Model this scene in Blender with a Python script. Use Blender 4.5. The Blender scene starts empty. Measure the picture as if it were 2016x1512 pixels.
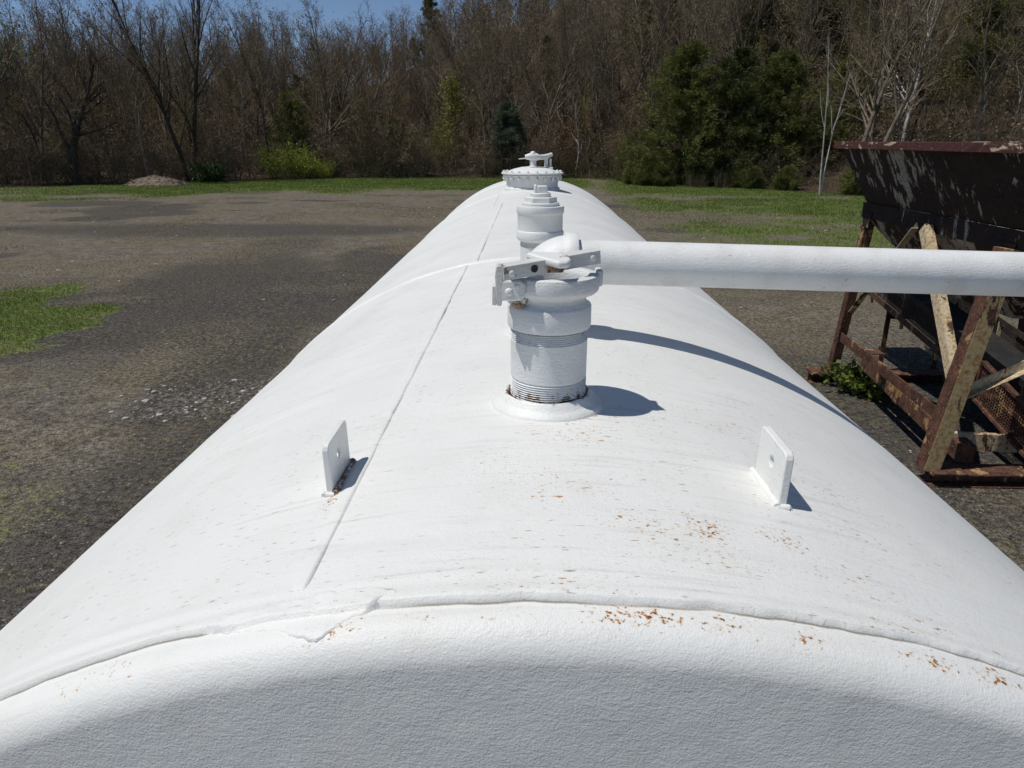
import bpy, bmesh, math, random
import numpy as np
from math import radians as rad, sin, cos, pi, sqrt, atan2, hypot
from mathutils import Vector, Matrix

# ------------------------------------------------------------------ camera, sky, sun, exposure
S = bpy.context.scene
COL = S.collection
TANK_R, TANK_TOP = 1.22, 2.89
CAM = Vector((-0.03, 0.0, TANK_TOP + 0.38))
cd = bpy.data.cameras.new('camera'); cam = bpy.data.objects.new('camera', cd); COL.objects.link(cam)
cd.sensor_width = 36.0; cd.lens = 1350 / 2016 * 36.0
cd.clip_start = 0.02; cd.clip_end = 3000
cam.location = CAM
cam.rotation_euler = (rad(90 - 19.6), 0, rad(1.45))
S.camera = cam

SUN = Vector((-0.46, -0.10, 1.0)).normalized()       # towards the sun
w = bpy.data.worlds.new('World'); S.world = w; w.use_nodes = True
nt = w.node_tree; nt.nodes.clear()
sky = nt.nodes.new('ShaderNodeTexSky'); sky.sky_type = 'NISHITA'; sky.sun_disc = False
sky.sun_elevation = math.asin(SUN.z); sky.sun_rotation = atan2(SUN.x, SUN.y) % (2 * pi)
sky.air_density = 0.85; sky.dust_density = 0.0; sky.ozone_density = 1.8; sky.altitude = 3000
bg = nt.nodes.new('ShaderNodeBackground'); bg.inputs[1].default_value = 0.085
out = nt.nodes.new('ShaderNodeOutputWorld')
nt.links.new(sky.outputs[0], bg.inputs[0]); nt.links.new(bg.outputs[0], out.inputs[0])
ld = bpy.data.lights.new('sun', 'SUN'); ld.energy = 3.4; ld.angle = rad(0.5); ld.color = (1.0, 0.96, 0.90)
sun = bpy.data.objects.new('sun', ld); COL.objects.link(sun); sun.location = (-20, -6, 40)
sun.rotation_euler = (-SUN).to_track_quat('-Z', 'Y').to_euler()
S.view_settings.view_transform = 'Standard'; S.view_settings.look = 'None'
S.view_settings.exposure = 0.0; S.view_settings.gamma = 1.0
try: S.view_settings.use_curve_mapping = False
except Exception: pass
S.render.engine = 'CYCLES'
S.cycles.max_bounces = 6; S.cycles.diffuse_bounces = 3; S.cycles.glossy_bounces = 2
S.cycles.transparent_max_bounces = 4

rng = np.random.default_rng(7)
R_ = random.Random(11)

# ------------------------------------------------------------------ noise
def _hash(ix, iy, iz, seed):
    h = (ix.astype(np.int64) * 374761393 + iy.astype(np.int64) * 668265263 + iz.astype(np.int64) * 2147483647 + seed * 974711) & 0xffffffff
    h = ((h ^ (h >> 13)) * 1274126177) & 0xffffffff
    h = h ^ (h >> 16)
    return (h & 0xffff) / 65535.0
def vnoise(x, y, z=None, seed=0):
    x = np.asarray(x, float); y = np.asarray(y, float)
    z = np.zeros_like(x) if z is None else np.asarray(z, float)
    x, y, z = np.broadcast_arrays(x, y, z)
    ix, iy, iz = np.floor(x), np.floor(y), np.floor(z)
    fx, fy, fz = x - ix, y - iy, z - iz
    fx = fx * fx * (3 - 2 * fx); fy = fy * fy * (3 - 2 * fy); fz = fz * fz * (3 - 2 * fz)
    ix = ix.astype(np.int64); iy = iy.astype(np.int64); iz = iz.astype(np.int64)
    r = 0
    for dx in (0, 1):
        for dy in (0, 1):
            for dz in (0, 1):
                r = r + _hash(ix + dx, iy + dy, iz + dz, seed) * (fx if dx else 1 - fx) * (fy if dy else 1 - fy) * (fz if dz else 1 - fz)
    return r
def fbm(x, y, seed=0, o=4):
    v, a, t = 0, 1.0, 0
    for k in range(o):
        v = v + a * vnoise(np.asarray(x) * 2 ** k, np.asarray(y) * 2 ** k, None, seed + k * 17); t += a; a *= .5
    return v / t
def sstep(a, b, x):
    t = np.clip((np.asarray(x, float) - a) / (b - a), 0, 1); return t * t * (3 - 2 * t)

# ------------------------------------------------------------------ materials
class NT:
    def __init__(s, name):
        s.m = bpy.data.materials.new(name); s.m.use_nodes = True; s.t = s.m.node_tree; s.t.nodes.clear()
        s.o = s.t.nodes.new('ShaderNodeOutputMaterial'); s.b = s.t.nodes.new('ShaderNodeBsdfPrincipled')
        s.t.links.new(s.b.outputs[0], s.o.inputs[0])
    def n(s, typ, **k):
        n = s.t.nodes.new(typ)
        for a, v in k.items(): setattr(n, a, v)
        return n
    def put(s, sock, v):
        if isinstance(v, bpy.types.NodeSocket): s.t.links.new(v, sock)
        elif isinstance(v, tuple) and len(v) == 3 and sock.type == 'RGBA': sock.default_value = (*v, 1)
        else: sock.default_value = v
    def math(s, op, a, b=None, c=None, clamp=False):
        n = s.n('ShaderNodeMath', operation=op, use_clamp=clamp)
        s.put(n.inputs[0], a)
        if b is not None: s.put(n.inputs[1], b)
        if c is not None: s.put(n.inputs[2], c)
        return n.outputs[0]
    def ramp(s, v, a, b, lo=0.0, hi=1.0):
        n = s.n('ShaderNodeMapRange', interpolation_type='SMOOTHSTEP')
        s.put(n.inputs['Value'], v)
        n.inputs['From Min'].default_value = a; n.inputs['From Max'].default_value = b
        n.inputs['To Min'].default_value = lo; n.inputs['To Max'].default_value = hi
        return n.outputs[0]
    def noise(s, vec=None, scale=5.0, detail=4.0, rough=.55, dist=0.0, color=False):
        n = s.n('ShaderNodeTexNoise'); n.inputs['Scale'].default_value = scale; n.inputs['Detail'].default_value = detail
        n.inputs['Roughness'].default_value = rough; n.inputs['Distortion'].default_value = dist
        if vec is not None: s.put(n.inputs['Vector'], vec)
        return n.outputs['Color' if color else 'Fac']
    def vor(s, vec, scale, feature='F1', outp='Distance', rnd=1.0):
        n = s.n('ShaderNodeTexVoronoi', feature=feature); n.inputs['Scale'].default_value = scale
        n.inputs['Randomness'].default_value = rnd
        if vec is not None: s.put(n.inputs['Vector'], vec)
        return n.outputs[outp]
    def mix(s, f, a, b, mode='MIX'):
        n = s.n('ShaderNodeMix', data_type='RGBA', blend_type=mode)
        s.put(n.inputs[0], f); s.put(n.inputs[6], a); s.put(n.inputs[7], b)
        return n.outputs[2]
    def scale(s, vec, k):
        n = s.n('ShaderNodeVectorMath', operation='MULTIPLY'); s.put(n.inputs[0], vec); n.inputs[1].default_value = k
        return n.outputs[0]
    def obj(s): return s.n('ShaderNodeTexCoord').outputs['Object']
    def pos(s): return s.n('ShaderNodeNewGeometry').outputs['Position']
    def attr(s, name): return s.n('ShaderNodeAttribute', attribute_name=name).outputs['Fac']
    def rnd(s): return s.n('ShaderNodeObjectInfo').outputs['Random']
    def bump(s, h, dist=.001, strength=1.0, prev=None):
        n = s.n('ShaderNodeBump'); n.inputs['Distance'].default_value = dist; n.inputs['Strength'].default_value = strength
        s.put(n.inputs['Height'], h)
        if prev is not None: s.put(n.inputs['Normal'], prev)
        return n.outputs[0]
    def done(s, color, rough=.6, normal=None, spec=.5, metal=0.0):
        s.put(s.b.inputs['Base Color'], color); s.put(s.b.inputs['Roughness'], rough)
        s.put(s.b.inputs['Metallic'], metal); s.put(s.b.inputs['Specular IOR Level'], spec)
        if normal is not None: s.put(s.b.inputs['Normal'], normal)
        return s.m

WHITE = (.785, .79, .76)
RUST_HI, RUST_LO = (.42, .17, .04), (.07, .028, .014)

def mat_tank(name, head=False):
    t = NT(name)
    p = t.pos()
    sep = t.n('ShaderNodeSeparateXYZ'); t.put(sep.inputs[0], p)
    zc = t.math('SUBTRACT', sep.outputs[2], TANK_TOP - TANK_R)
    phi = t.math('ARCTAN2', sep.outputs[0], zc)
    arc = t.math('MULTIPLY', phi, TANK_R)
    cyl = t.n('ShaderNodeCombineXYZ'); t.put(cyl.inputs[0], arc); t.put(cyl.inputs[1], sep.outputs[1]); cyl = cyl.outputs[0]
    # faint cloudy grime and water-run streaks, which follow the fall of the shell
    runs = t.noise(t.scale(cyl, (1.6, 26, 1)), 1.0, 5, .62)
    runs2 = t.noise(t.scale(cyl, (5, 85, 1)), 1.0, 4, .6)
    cloud = t.noise(p, 3.2, 5, .6)
    g = t.math('MULTIPLY', t.ramp(runs, .50, .74), t.ramp(cloud, .34, .66))
    g2 = t.math('MULTIPLY', t.ramp(runs2, .52, .74), t.ramp(cloud, .36, .62))
    col = t.mix(t.math('MULTIPLY', g, .38), WHITE, (.60, .61, .60))
    col = t.mix(t.math('MULTIPLY', g2, .34), col, (.44, .43, .40))
    col = t.mix(t.math('MULTIPLY', t.ramp(t.noise(p, 9, 4, .6), .45, .75), .24), col, (.66, .64, .57))
    # short dark dashes where dirt sits in the paint
    dash = t.noise(t.scale(cyl, (60, 240, 1)), 1.0, 2, .5)
    dm = t.math('MULTIPLY', t.ramp(t.noise(p, 4.5, 3, .6), .36, .62), .08 if head else 1.0)
    col = t.mix(t.math('MULTIPLY', t.math('MULTIPLY', t.ramp(dash, .64, .73), dm), .75), col, (.30, .25, .19))
    # warm speckle band along the crown
    rn = t.noise(t.scale(cyl, (95, 190, 1)), 1.0, 3, .55)
    rb = t.noise(t.scale(cyl, (7, 9, 1)), 1.0, 4, .6)
    band = t.math('MULTIPLY', t.ramp(arc, -.22, .0), t.ramp(arc, .62, .30))
    near = t.math('MULTIPLY', t.ramp(sep.outputs[1], 3.2, .7), t.ramp(sep.outputs[1], .47, .52))
    rm = t.math('MULTIPLY', t.math('MULTIPLY', t.ramp(rb, .38, .62), band), near)
    thr = t.math('SUBTRACT', rn, t.math('MULTIPLY_ADD', rm, -.17, .765))
    spots = t.ramp(thr, 0.0, .05)
    col = t.mix(t.math('MULTIPLY', spots, t.math('MULTIPLY', rm, .9)), col, (.42, .19, .03))
    fine = t.ramp(t.noise(t.scale(cyl, (150, 330, 1)), 1.0, 2, .5), .60, .70)
    col = t.mix(t.math('MULTIPLY', fine, t.math('MULTIPLY', rm, .55)), col, (.42, .33, .18))
    # rust bleeding out along the end weld: 'stain' carries where
    st = t.attr('stain')
    sn = t.math('ADD', t.math('MULTIPLY', t.noise(p, 210, 3, .6), .8), t.math('MULTIPLY', t.noise(p, 45, 2, .5), .2))
    sv = t.math('ADD', sn, t.math('MULTIPLY', st, .30))
    smask = t.math('MULTIPLY', t.ramp(sv, .80, .86), t.ramp(st, .02, .2))
    rcol = t.mix(t.ramp(t.noise(p, 160, 2), .4, .62), (.46, .175, .008), (.16, .045, .005))
    col = t.mix(t.math('MULTIPLY', t.math('MULTIPLY', t.ramp(sv, .73, .84), t.ramp(st, .02, .3)), .40), col, (.55, .36, .13))
    col = t.mix(t.math('MULTIPLY', smask, .97), col, rcol)
    dirt = t.attr('dirt')
    col = t.mix(t.math('MULTIPLY', dirt, .8), col, (.10, .075, .055))
    # roller and brush texture
    b1 = t.noise(p, 430, 2, .55, .5)
    b2 = t.noise(t.scale(cyl, (70, 420, 1)) if not head else t.scale(p, (90, 300, 340)), 1.0, 3, .6, .4)
    b3 = t.noise(p, 110, 3, .6)
    h = t.math('ADD', t.math('MULTIPLY', b1, .9), t.math('ADD', t.math('MULTIPLY', b2, .55), t.math('MULTIPLY', b3, .9)))
    nrm = t.bump(h, .00058 if head else .0006, 1.0)
    return t.done(col, t.ramp(cloud, .3, .7, .42, .58), nrm, .45)

def mat_paint(name, col=WHITE, bumpd=.0008, grime=1.0, rough=.45):
    """white painted iron; the 'stain' attribute says where rust has come through"""
    t = NT(name); p = t.pos()
    n1 = t.noise(p, 14, 5, .6); n2 = t.noise(p, 70, 4, .6)
    c = t.mix(t.math('MULTIPLY', t.ramp(n1, .44, .72), .26 * grime), col, (.58, .57, .52))
    sp = t.math('MULTIPLY', t.ramp(n2, .66, .72), t.ramp(n1, .42, .6))
    c = t.mix(t.math('MULTIPLY', sp, .40 * grime), c, (.38, .33, .25))
    c = t.mix(t.math('MULTIPLY', t.ramp(t.noise(p, 190, 3, .6), .64, .72), t.math('MULTIPLY', t.ramp(t.noise(p, 5, 3, .6), .45, .65), .5 * grime)), c, (.30, .28, .25))
    st = t.attr('stain')
    sv = t.math('ADD', t.noise(p, 85, 5, .65), t.math('MULTIPLY', st, .42))
    m = t.math('MULTIPLY', t.ramp(sv, .70, .80), t.ramp(st, .03, .25))
    rc = t.mix(t.ramp(t.noise(p, 120, 3), .38, .62), (.34, .17, .045), (.040, .020, .012))
    c = t.mix(t.math('MULTIPLY', m, .92), c, rc)
    h = t.math('ADD', t.noise(p, 240, 3, .6, .5), t.math('MULTIPLY', t.noise(t.scale(p, (60, 60, 420)), 1.0, 3, .6), .8))
    return t.done(c, rough, t.bump(h, bumpd, 1.0), .45)

def mat_rusty(name, base=(.085, .032, .022), paint=(.52, .47, .36), amount=.5, streak=(9, 9, 3.0), dark=(.025, .012, .010), rough=.75):
    """rusted steel with what is left of a pale coat of paint"""
    t = NT(name); p = t.pos()
    c = t.mix(t.ramp(t.noise(p, 7, 6, .65), .35, .68), base, dark)
    c = t.mix(t.ramp(t.noise(p, 38, 5, .7), .48, .72), c, tuple(min(1, k * 2.1) for k in base))
    pn = t.noise(t.scale(p, streak), 1.0, 7, .68, .35)
    pb = t.noise(p, 1.3, 2, .5)
    v = t.math('ADD', pn, t.math('MULTIPLY', t.math('SUBTRACT', pb, .5), .55))
    m = t.ramp(v, 1.0 - amount - .015, 1.0 - amount + .03)
    pc = t.mix(t.ramp(t.noise(p, 26, 5, .7), .42, .66), paint, tuple(k * f for k, f in zip(paint, (.62, .42, .25))))
    c = t.mix(m, c, pc)
    h = t.math('ADD', t.noise(p, 110, 5, .7), t.math('MULTIPLY', m, .5))
    return t.done(c, t.math('MULTIPLY_ADD', m, -.18, rough), t.bump(h, .0018, .9), .3)

def mat_flat(name, a, b, scale=8, rough=.85, bscale=60, bdist=.002, spec=.25, rand=0.0):
    t = NT(name); p = t.pos()
    c = t.mix(t.ramp(t.noise(p, scale, 5, .65), .32, .68), a, b)
    if rand:
        hs = t.n('ShaderNodeHueSaturation'); t.put(hs.inputs['Color'], c)
        t.put(hs.inputs['Value'], t.math('MULTIPLY_ADD', t.rnd(), rand, 1 - rand / 2)); c = hs.outputs[0]
    return t.done(c, rough, t.bump(t.noise(p, bscale, 4, .65), bdist, .9), spec)

def mat_leaf(name, a, b, scale=1.5, rough=.55, trans=.25, rand=.3):
    t = NT(name); p = t.pos()
    c = t.mix(t.ramp(t.noise(p, scale, 4, .7), .32, .68), a, b)
    hs = t.n('ShaderNodeHueSaturation'); t.put(hs.inputs['Color'], c)
    t.put(hs.inputs['Value'], t.math('MULTIPLY_ADD', t.rnd(), rand, 1 - rand / 2)); c = hs.outputs[0]
    t.done(c, rough, None, .25)
    tr = t.n('ShaderNodeBsdfTranslucent'); t.put(tr.inputs[0], c)
    mx = t.n('ShaderNodeMixShader'); mx.inputs[0].default_value = trans
    t.t.links.new(t.b.outputs[0], mx.inputs[1]); t.t.links.new(tr.outputs[0], mx.inputs[2]); t.t.links.new(mx.outputs[0], t.o.inputs[0])
    return t.m

def mat_ground():
    t = NT('field_ground'); p = t.pos()
    grass, dark, straw, pale = t.attr('grass'), t.attr('dark'), t.attr('straw'), t.attr('pale')
    n_big = t.noise(p, .35, 5, .6); n_mid = t.noise(p, 2.2, 6, .68); n_fine = t.noise(p, 16, 5, .72); n_vf = t.noise(p, 70, 3, .7)
    c = t.mix(t.ramp(n_mid, .36, .66), (.140, .120, .098), (.235, .205, .170))
    c = t.mix(t.ramp(n_big, .40, .64, 0, .55), c, (.175, .145, .090))
    dk = t.math('ADD', dark, t.math('MULTIPLY', t.math('SUBTRACT', n_mid, .5), 1.3))
    c = t.mix(t.ramp(dk, .25, 1.15, 0, .80), c, (.066, .063, .061))
    ol = t.math('MULTIPLY', t.ramp(t.noise(p, 6.5, 5, .7), .50, .66), t.ramp(t.noise(p, .55, 3, .6), .34, .56))
    c = t.mix(t.math('MULTIPLY', ol, .8), c, (.150, .142, .070))
    sw = t.math('ADD', straw, t.math('MULTIPLY', t.math('SUBTRACT', n_fine, .5), 1.7))
    c = t.mix(t.ramp(sw, .35, 1.15, 0, .65), c, (.25, .205, .135))
    gr = t.math('ADD', grass, t.math('ADD', t.math('MULTIPLY', t.math('SUBTRACT', n_mid, .5), 1.4), t.math('MULTIPLY', t.math('SUBTRACT', n_fine, .5), 1.5)))
    gm = t.ramp(gr, .38, .72)
    gcol = t.mix(t.ramp(n_fine, .35, .65), (.072, .115, .020), (.155, .205, .050))
    gcol = t.mix(t.ramp(t.noise(p, 1.1, 5, .68), .42, .66, 0, .65), gcol, (.20, .175, .09))
    c = t.mix(gm, c, gcol)
    pm = t.ramp(t.math('ADD', pale, t.math('MULTIPLY', t.math('SUBTRACT', n_fine, .5), 1.6)), .45, .95, 0, .7)
    c = t.mix(pm, c, (.36, .35, .335))
    # grit: light and dark crumbs
    vd = t.vor(p, 26, 'F1', 'Distance'); vc = t.vor(p, 26, 'F1', 'Color')
    sepc = t.n('ShaderNodeSeparateColor'); t.put(sepc.inputs[0], vc)
    peb = t.math('MULTIPLY', t.ramp(vd, .34, .20), t.ramp(sepc.outputs[0], .76, .84))
    c = t.mix(t.math('MULTIPLY', peb, .65), c, (.40, .37, .33))
    g1 = t.ramp(n_vf, .34, .60, .25, 1.28); g2 = t.ramp(n_fine, .30, .66, .38, 1.38)
    hs = t.n('ShaderNodeHueSaturation'); t.put(hs.inputs['Color'], c); t.put(hs.inputs['Value'], t.math('MULTIPLY', g1, g2)); c2 = hs.outputs[0]
    h = t.math('ADD', t.math('MULTIPLY', n_fine, 1.0), t.math('MULTIPLY', n_vf, .5))
    return t.done(c2, .95, t.bump(h, .03, .9), .1)

def mat_litter():
    t = NT('leaf_litter'); p = t.pos()
    n1 = t.noise(p, .25, 5, .65); n2 = t.noise(p, 5, 5, .75)
    c = t.mix(t.ramp(n2, .35, .65), (.060, .042, .028), (.150, .108, .074))
    c = t.mix(t.ramp(n1, .5, .7, 0, .6), c, (.062, .056, .036))
    return t.done(c, .95, t.bump(n2, .2, 1), .1)

M = dict(
    tank=mat_tank('white_tank_paint'), head=mat_tank('white_head_paint', True),
    paint=mat_paint('white_fitting_paint'), paint_rough=mat_paint('brushed_white_paint', (.77, .78, .77), .0010),
    pipe=mat_paint('white_pipe_paint', (.785, .79, .77), .0007, 1.7),
    grime=mat_paint('chipped_lever_paint', (.66, .66, .63), .0010),
    dark=mat_flat('dark_bore', (.03, .03, .03), (.06, .05, .04), 30),
    rubber=mat_flat('gasket', (.05, .05, .05), (.09, .09, .085), 40),
    hopper=mat_rusty('rusted_hopper_plate', (.032, .018, .014), (.40, .385, .33), .405, (5.5, 9, 2.6), (.014, .009, .008)),
    cone=mat_rusty('rusted_cone_plate', (.032, .018, .014), (.44, .42, .36), .50, (6.5, 9, 2.4), (.014, .009, .008)),
    rim=mat_rusty('red_oxide_rim', (.075, .028, .023), (.55, .47, .36), .42, (4, 4, 12), (.05, .02, .017)),
    leg=mat_rusty('rusted_leg_cream_paint', (.105, .050, .030), (.52, .40, .21), .60, (6, 6, 1.8)),
    cream=mat_rusty('cream_brace_paint', (.105, .055, .030), (.60, .52, .36), .62, (8, 8, 3)),
    redsteel=mat_rusty('red_brown_steel', (.115, .055, .036), (.40, .27, .14), .40, (6, 6, 4), (.035, .019, .015)),
    darksteel=mat_rusty('dark_conveyor_steel', (.045, .032, .026), (.22, .19, .15), .37, (9, 9, 5), (.02, .016, .014)),
    belt=mat_flat('rubber_belt', (.018, .018, .018), (.035, .033, .03), 6),
    concrete=mat_flat('saddle_concrete', (.26, .25, .23), (.36, .34, .31), 6),
    ground=mat_ground(), litter=mat_litter(),
    stone=mat_flat('pale_stone', (.30, .29, .28), (.48, .46, .43), 3, .9, 40, .004),
    rubble=mat_flat('rubble', (.11, .085, .062), (.23, .185, .145), 2.5, .95, 30, .01),
    bark_grey=mat_flat('grey_brown_bark', (.125, .102, .075), (.25, .205, .155), 3, .95, 25, .02, .1, .5),
    bark_brown=mat_flat('brown_twigs', (.125, .096, .066), (.24, .185, .13), 1.2, .95, 25, .01, .1, .5),
    bark_warm=mat_flat('budding_twigs', (.130, .092, .048), (.21, .155, .085), 1.2, .95, 25, .01, .1, .5),
    bark_red=mat_flat('red_twigs', (.15, .068, .040), (.21, .11, .065), 1.5, .95, 25, .01, .1, .3),
    bark_pale=mat_flat('pale_twigs', (.12, .105, .080), (.20, .175, .135), 1.5, .95, 25, .01, .1, .3),
    bud=mat_flat('olive_buds', (.140, .112, .052), (.235, .187, .085), .8, .9, 20, .005, .1, .5),
    bud_red=mat_flat('brown_buds', (.13, .094, .062), (.215, .158, .104), .8, .9, 20, .005, .1, .5),
    birch=mat_flat('white_birch_bark', (.36, .34, .30), (.60, .58, .53), 4, .8, 12, .01, .2),
    bark_dark=mat_flat('dark_bark', (.042, .035, .029), (.080, .067, .055), 3, .95, 18, .02, .1),
    needle=mat_leaf('dark_pine_needles', (.050, .064, .020), (.115, .128, .042), .9, .6, .12),
    needle_olive=mat_leaf('olive_pine_needles', (.088, .100, .024), (.185, .19, .055), 1.1, .6, .15),
    needle_blue=mat_leaf('blue_green_needles', (.065, .085, .055), (.135, .165, .105), .9, .6, .12),
    leaf_yellow=mat_leaf('yellow_green_leaves', (.17, .17, .035), (.27, .26, .06), 1.3, .55, .35),
    leaf_bright=mat_leaf('bright_green_leaves', (.27, .33, .04), (.40, .44, .08), 2, .5, .35),
    leaf_green=mat_leaf('mid_green_leaves', (.050, .085, .022), (.105, .15, .042), 2, .5, .3),
    leaf_pale=mat_leaf('pale_spring_leaves', (.095, .150, .060), (.165, .220, .095), 1.5, .55, .4),
    ivy=mat_leaf('ivy_leaves', (.085, .13, .025), (.20, .25, .055), 7, .35, .25),
    grass=mat_leaf('grass_blades', (.080, .140, .020), (.185, .240, .055), .8, .6, .3, 0),
    straw=mat_leaf('dry_grass_blades', (.13, .112, .072), (.23, .195, .13), .8, .8, .2, 0),
    litterleaf=mat_flat('dry_brush', (.085, .066, .048), (.17, .135, .098), 1, .95, 20, .01, .1),
)

# ------------------------------------------------------------------ mesh helpers
def link(name, me, mat=None, parent=None, smooth=None):
    o = bpy.data.objects.new(name, me); COL.objects.link(o)
    if mat is not None: me.materials.append(mat)
    if parent is not None: o.parent = parent
    return o
def mesh_np(name, V, F, smooth=True, attrs=None):
    """V (n,3), F (m,k) equal-size faces"""
    V = np.asarray(V, np.float32); F = np.asarray(F, np.int32)
    me = bpy.data.meshes.new(name); k = F.shape[1]
    me.vertices.add(len(V)); me.vertices.foreach_set('co', V.ravel())
    me.loops.add(F.size); me.loops.foreach_set('vertex_index', F.ravel())
    me.polygons.add(len(F)); me.polygons.foreach_set('loop_start', np.arange(0, F.size, k, dtype=np.int32))
    me.polygons.foreach_set('use_smooth', np.full(len(F), smooth))
    me.update(calc_edges=True)
    for a, v in (attrs or {}).items():
        at = me.attributes.new(a, 'FLOAT', 'POINT'); at.data.foreach_set('value', np.asarray(v, np.float32).ravel())
    return me
def grid_faces(n, m, wrap=False):
    i = np.arange(n - 1)[:, None]; j = np.arange(m if wrap else m - 1)[None, :]; j2 = (j + 1) % m
    return np.stack([i * m + j, i * m + j2, (i + 1) * m + j2, (i + 1) * m + j], -1).reshape(-1, 4)

class MB:
    """collects faces of any size and links them as ONE mesh"""
    def __init__(s): s.v = []; s.f = []; s.st = []
    def add(s, vs, fs, stain=0.0):
        b = len(s.v); s.v += [tuple(v) for v in vs]; s.f += [tuple(b + i for i in f) for f in fs]
        s.st += list(stain) if hasattr(stain, '__len__') else [stain] * len(vs)
    def box(s, c, size, rot=None, stain=0.0):
        c = Vector(c); h = [k / 2 for k in size]; vs = []
        for x in (-1, 1):
            for y in (-1, 1):
                for z in (-1, 1):
                    v = Vector((x * h[0], y * h[1], z * h[2])); vs.append(c + (rot @ v if rot else v))
        s.add(vs, [(0, 1, 3, 2), (4, 6, 7, 5), (0, 4, 5, 1), (2, 3, 7, 6), (0, 2, 6, 4), (1, 5, 7, 3)], stain)
    def beam(s, a, b, w, h, up=(0, 0, 1), stain=0.0, shape='box', th=.012):
        """a bar from a to b; w across, h along 'up'; shape box, angle, channel or i"""
        a = Vector(a); b = Vector(b); d = (b - a); L = d.length; d.normalize()
        u = Vector(up); u = (u - d * u.dot(d)).normalized(); r = d.cross(u).normalized()
        rot = Matrix((r, d, u)).transposed(); c = (a + b) / 2
        def bx(cx, cz, ww, hh): s.box(c + r * cx + u * cz, (ww, L, hh), rot, stain)
        if shape == 'box': bx(0, 0, w, h)
        elif shape == 'angle': bx(0, -h / 2 + th / 2, w, th); bx(-w / 2 + th / 2, th / 2, th, h - th)
        elif shape == 'channel': bx(-w / 2 + th / 2, 0, th, h); bx(th / 2, h / 2 - th / 2, w - th, th); bx(th / 2, -h / 2 + th / 2, w - th, th)
        else: bx(0, h / 2 - th / 2, w, th); bx(0, -h / 2 + th / 2, w, th); bx(0, 0, th, h - 2 * th)
    def lathe(s, prof, c=(0, 0, 0), seg=64, axis='z', stain=None, cap=True, wob=0.0, seed=0):
        """prof: (radius, height) pairs from the bottom up"""
        c = Vector(c); n = len(prof); vs = []; st = []
        if stain is not None and not hasattr(stain, '__len__'): stain = [stain] * n
        for i, (r, h) in enumerate(prof):
            for k in range(seg):
                a = 2 * pi * k / seg
                rr = r
                if wob: rr += wob * (float(vnoise(cos(a) * 3 + 7, sin(a) * 3 + h * 40 + 3, None, seed)) - .5) * 2
                p = (rr * cos(a), rr * sin(a), h)
                if axis == 'x': p = (p[2], p[0], p[1])
                elif axis == 'y': p = (p[1], p[2], p[0])
                vs.append(c + Vector(p)); st.append(stain[i] if stain else 0.0)
        fs = [(i * seg + k, i * seg + (k + 1) % seg, (i + 1) * seg + (k + 1) % seg, (i + 1) * seg + k) for i in range(n - 1) for k in range(seg)]
        if cap:
            if prof[0][0] > 1e-6: fs.append(tuple(range(seg))[::-1])
            if prof[-1][0] > 1e-6: fs.append(tuple((n - 1) * seg + k for k in range(seg)))
        s.add(vs, fs, st)
    def tube(s, pts, rad_, seg=24, stain=0.0, cap=True):
        pts = [Vector(p) for p in pts]; n = len(pts); vs = []
        rr = rad_ if hasattr(rad_, '__len__') else [rad_] * n
        t0 = (pts[1] - pts[0]).normalized(); ref = Vector((0, 0, 1)) if abs(t0.z) < .9 else Vector((0, 1, 0))
        for i, p in enumerate(pts):
            t = (pts[min(i + 1, n - 1)] - pts[max(i - 1, 0)]).normalized()
            u = (ref - t * ref.dot(t)).normalized(); v = t.cross(u); ref = u
            for k in range(seg):
                a = 2 * pi * k / seg; vs.append(p + (u * cos(a) + v * sin(a)) * rr[i])
        fs = [(i * seg + k, i * seg + (k + 1) % seg, (i + 1) * seg + (k + 1) % seg, (i + 1) * seg + k) for i in range(n - 1) for k in range(seg)]
        if cap: fs += [tuple(range(seg))[::-1], tuple((n - 1) * seg + k for k in range(seg))]
        s.add(vs, fs, stain)
    def prism(s, poly, o, u, v, w, depth, stain=0.0):
        """polygon in plane (u,v) at o, extruded along w"""
        o, u, v, w = Vector(o), Vector(u), Vector(v), Vector(w); n = len(poly)
        a = [o + u * x + v * y for x, y in poly]; b = [p + w * depth for p in a]
        fs = [tuple(range(n))[::-1], tuple(range(n, 2 * n))] + [(i, (i + 1) % n, n + (i + 1) % n, n + i) for i in range(n)]
        s.add(a + b, fs, stain)
    def build(s, name, mat, parent=None, smooth=40, bevel=0.0, segs=2, loc=None, sub=0):
        me = bpy.data.meshes.new(name)
        off = Vector(loc) if loc is not None else Vector((0, 0, 0))
        me.from_pydata([tuple(Vector(v) - off) for v in s.v], [], s.f); me.update()
        at = me.attributes.new('stain', 'FLOAT', 'POINT'); at.data.foreach_set('value', np.asarray(s.st, np.float32))
        bm = bmesh.new(); bm.from_mesh(me); bmesh.ops.recalc_face_normals(bm, faces=bm.faces[:]); bm.to_mesh(me); bm.free()
        if smooth:
            me.polygons.foreach_set('use_smooth', [True] * len(me.polygons))
            me.set_sharp_from_angle(angle=rad(smooth))
        o = link(name, me, mat, parent); o.location = off
        if bevel:
            b = o.modifiers.new('bevel', 'BEVEL'); b.width = bevel; b.segments = segs; b.limit_method = 'ANGLE'; b.angle_limit = rad(35)
            b.harden_normals = False
        return o

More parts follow.
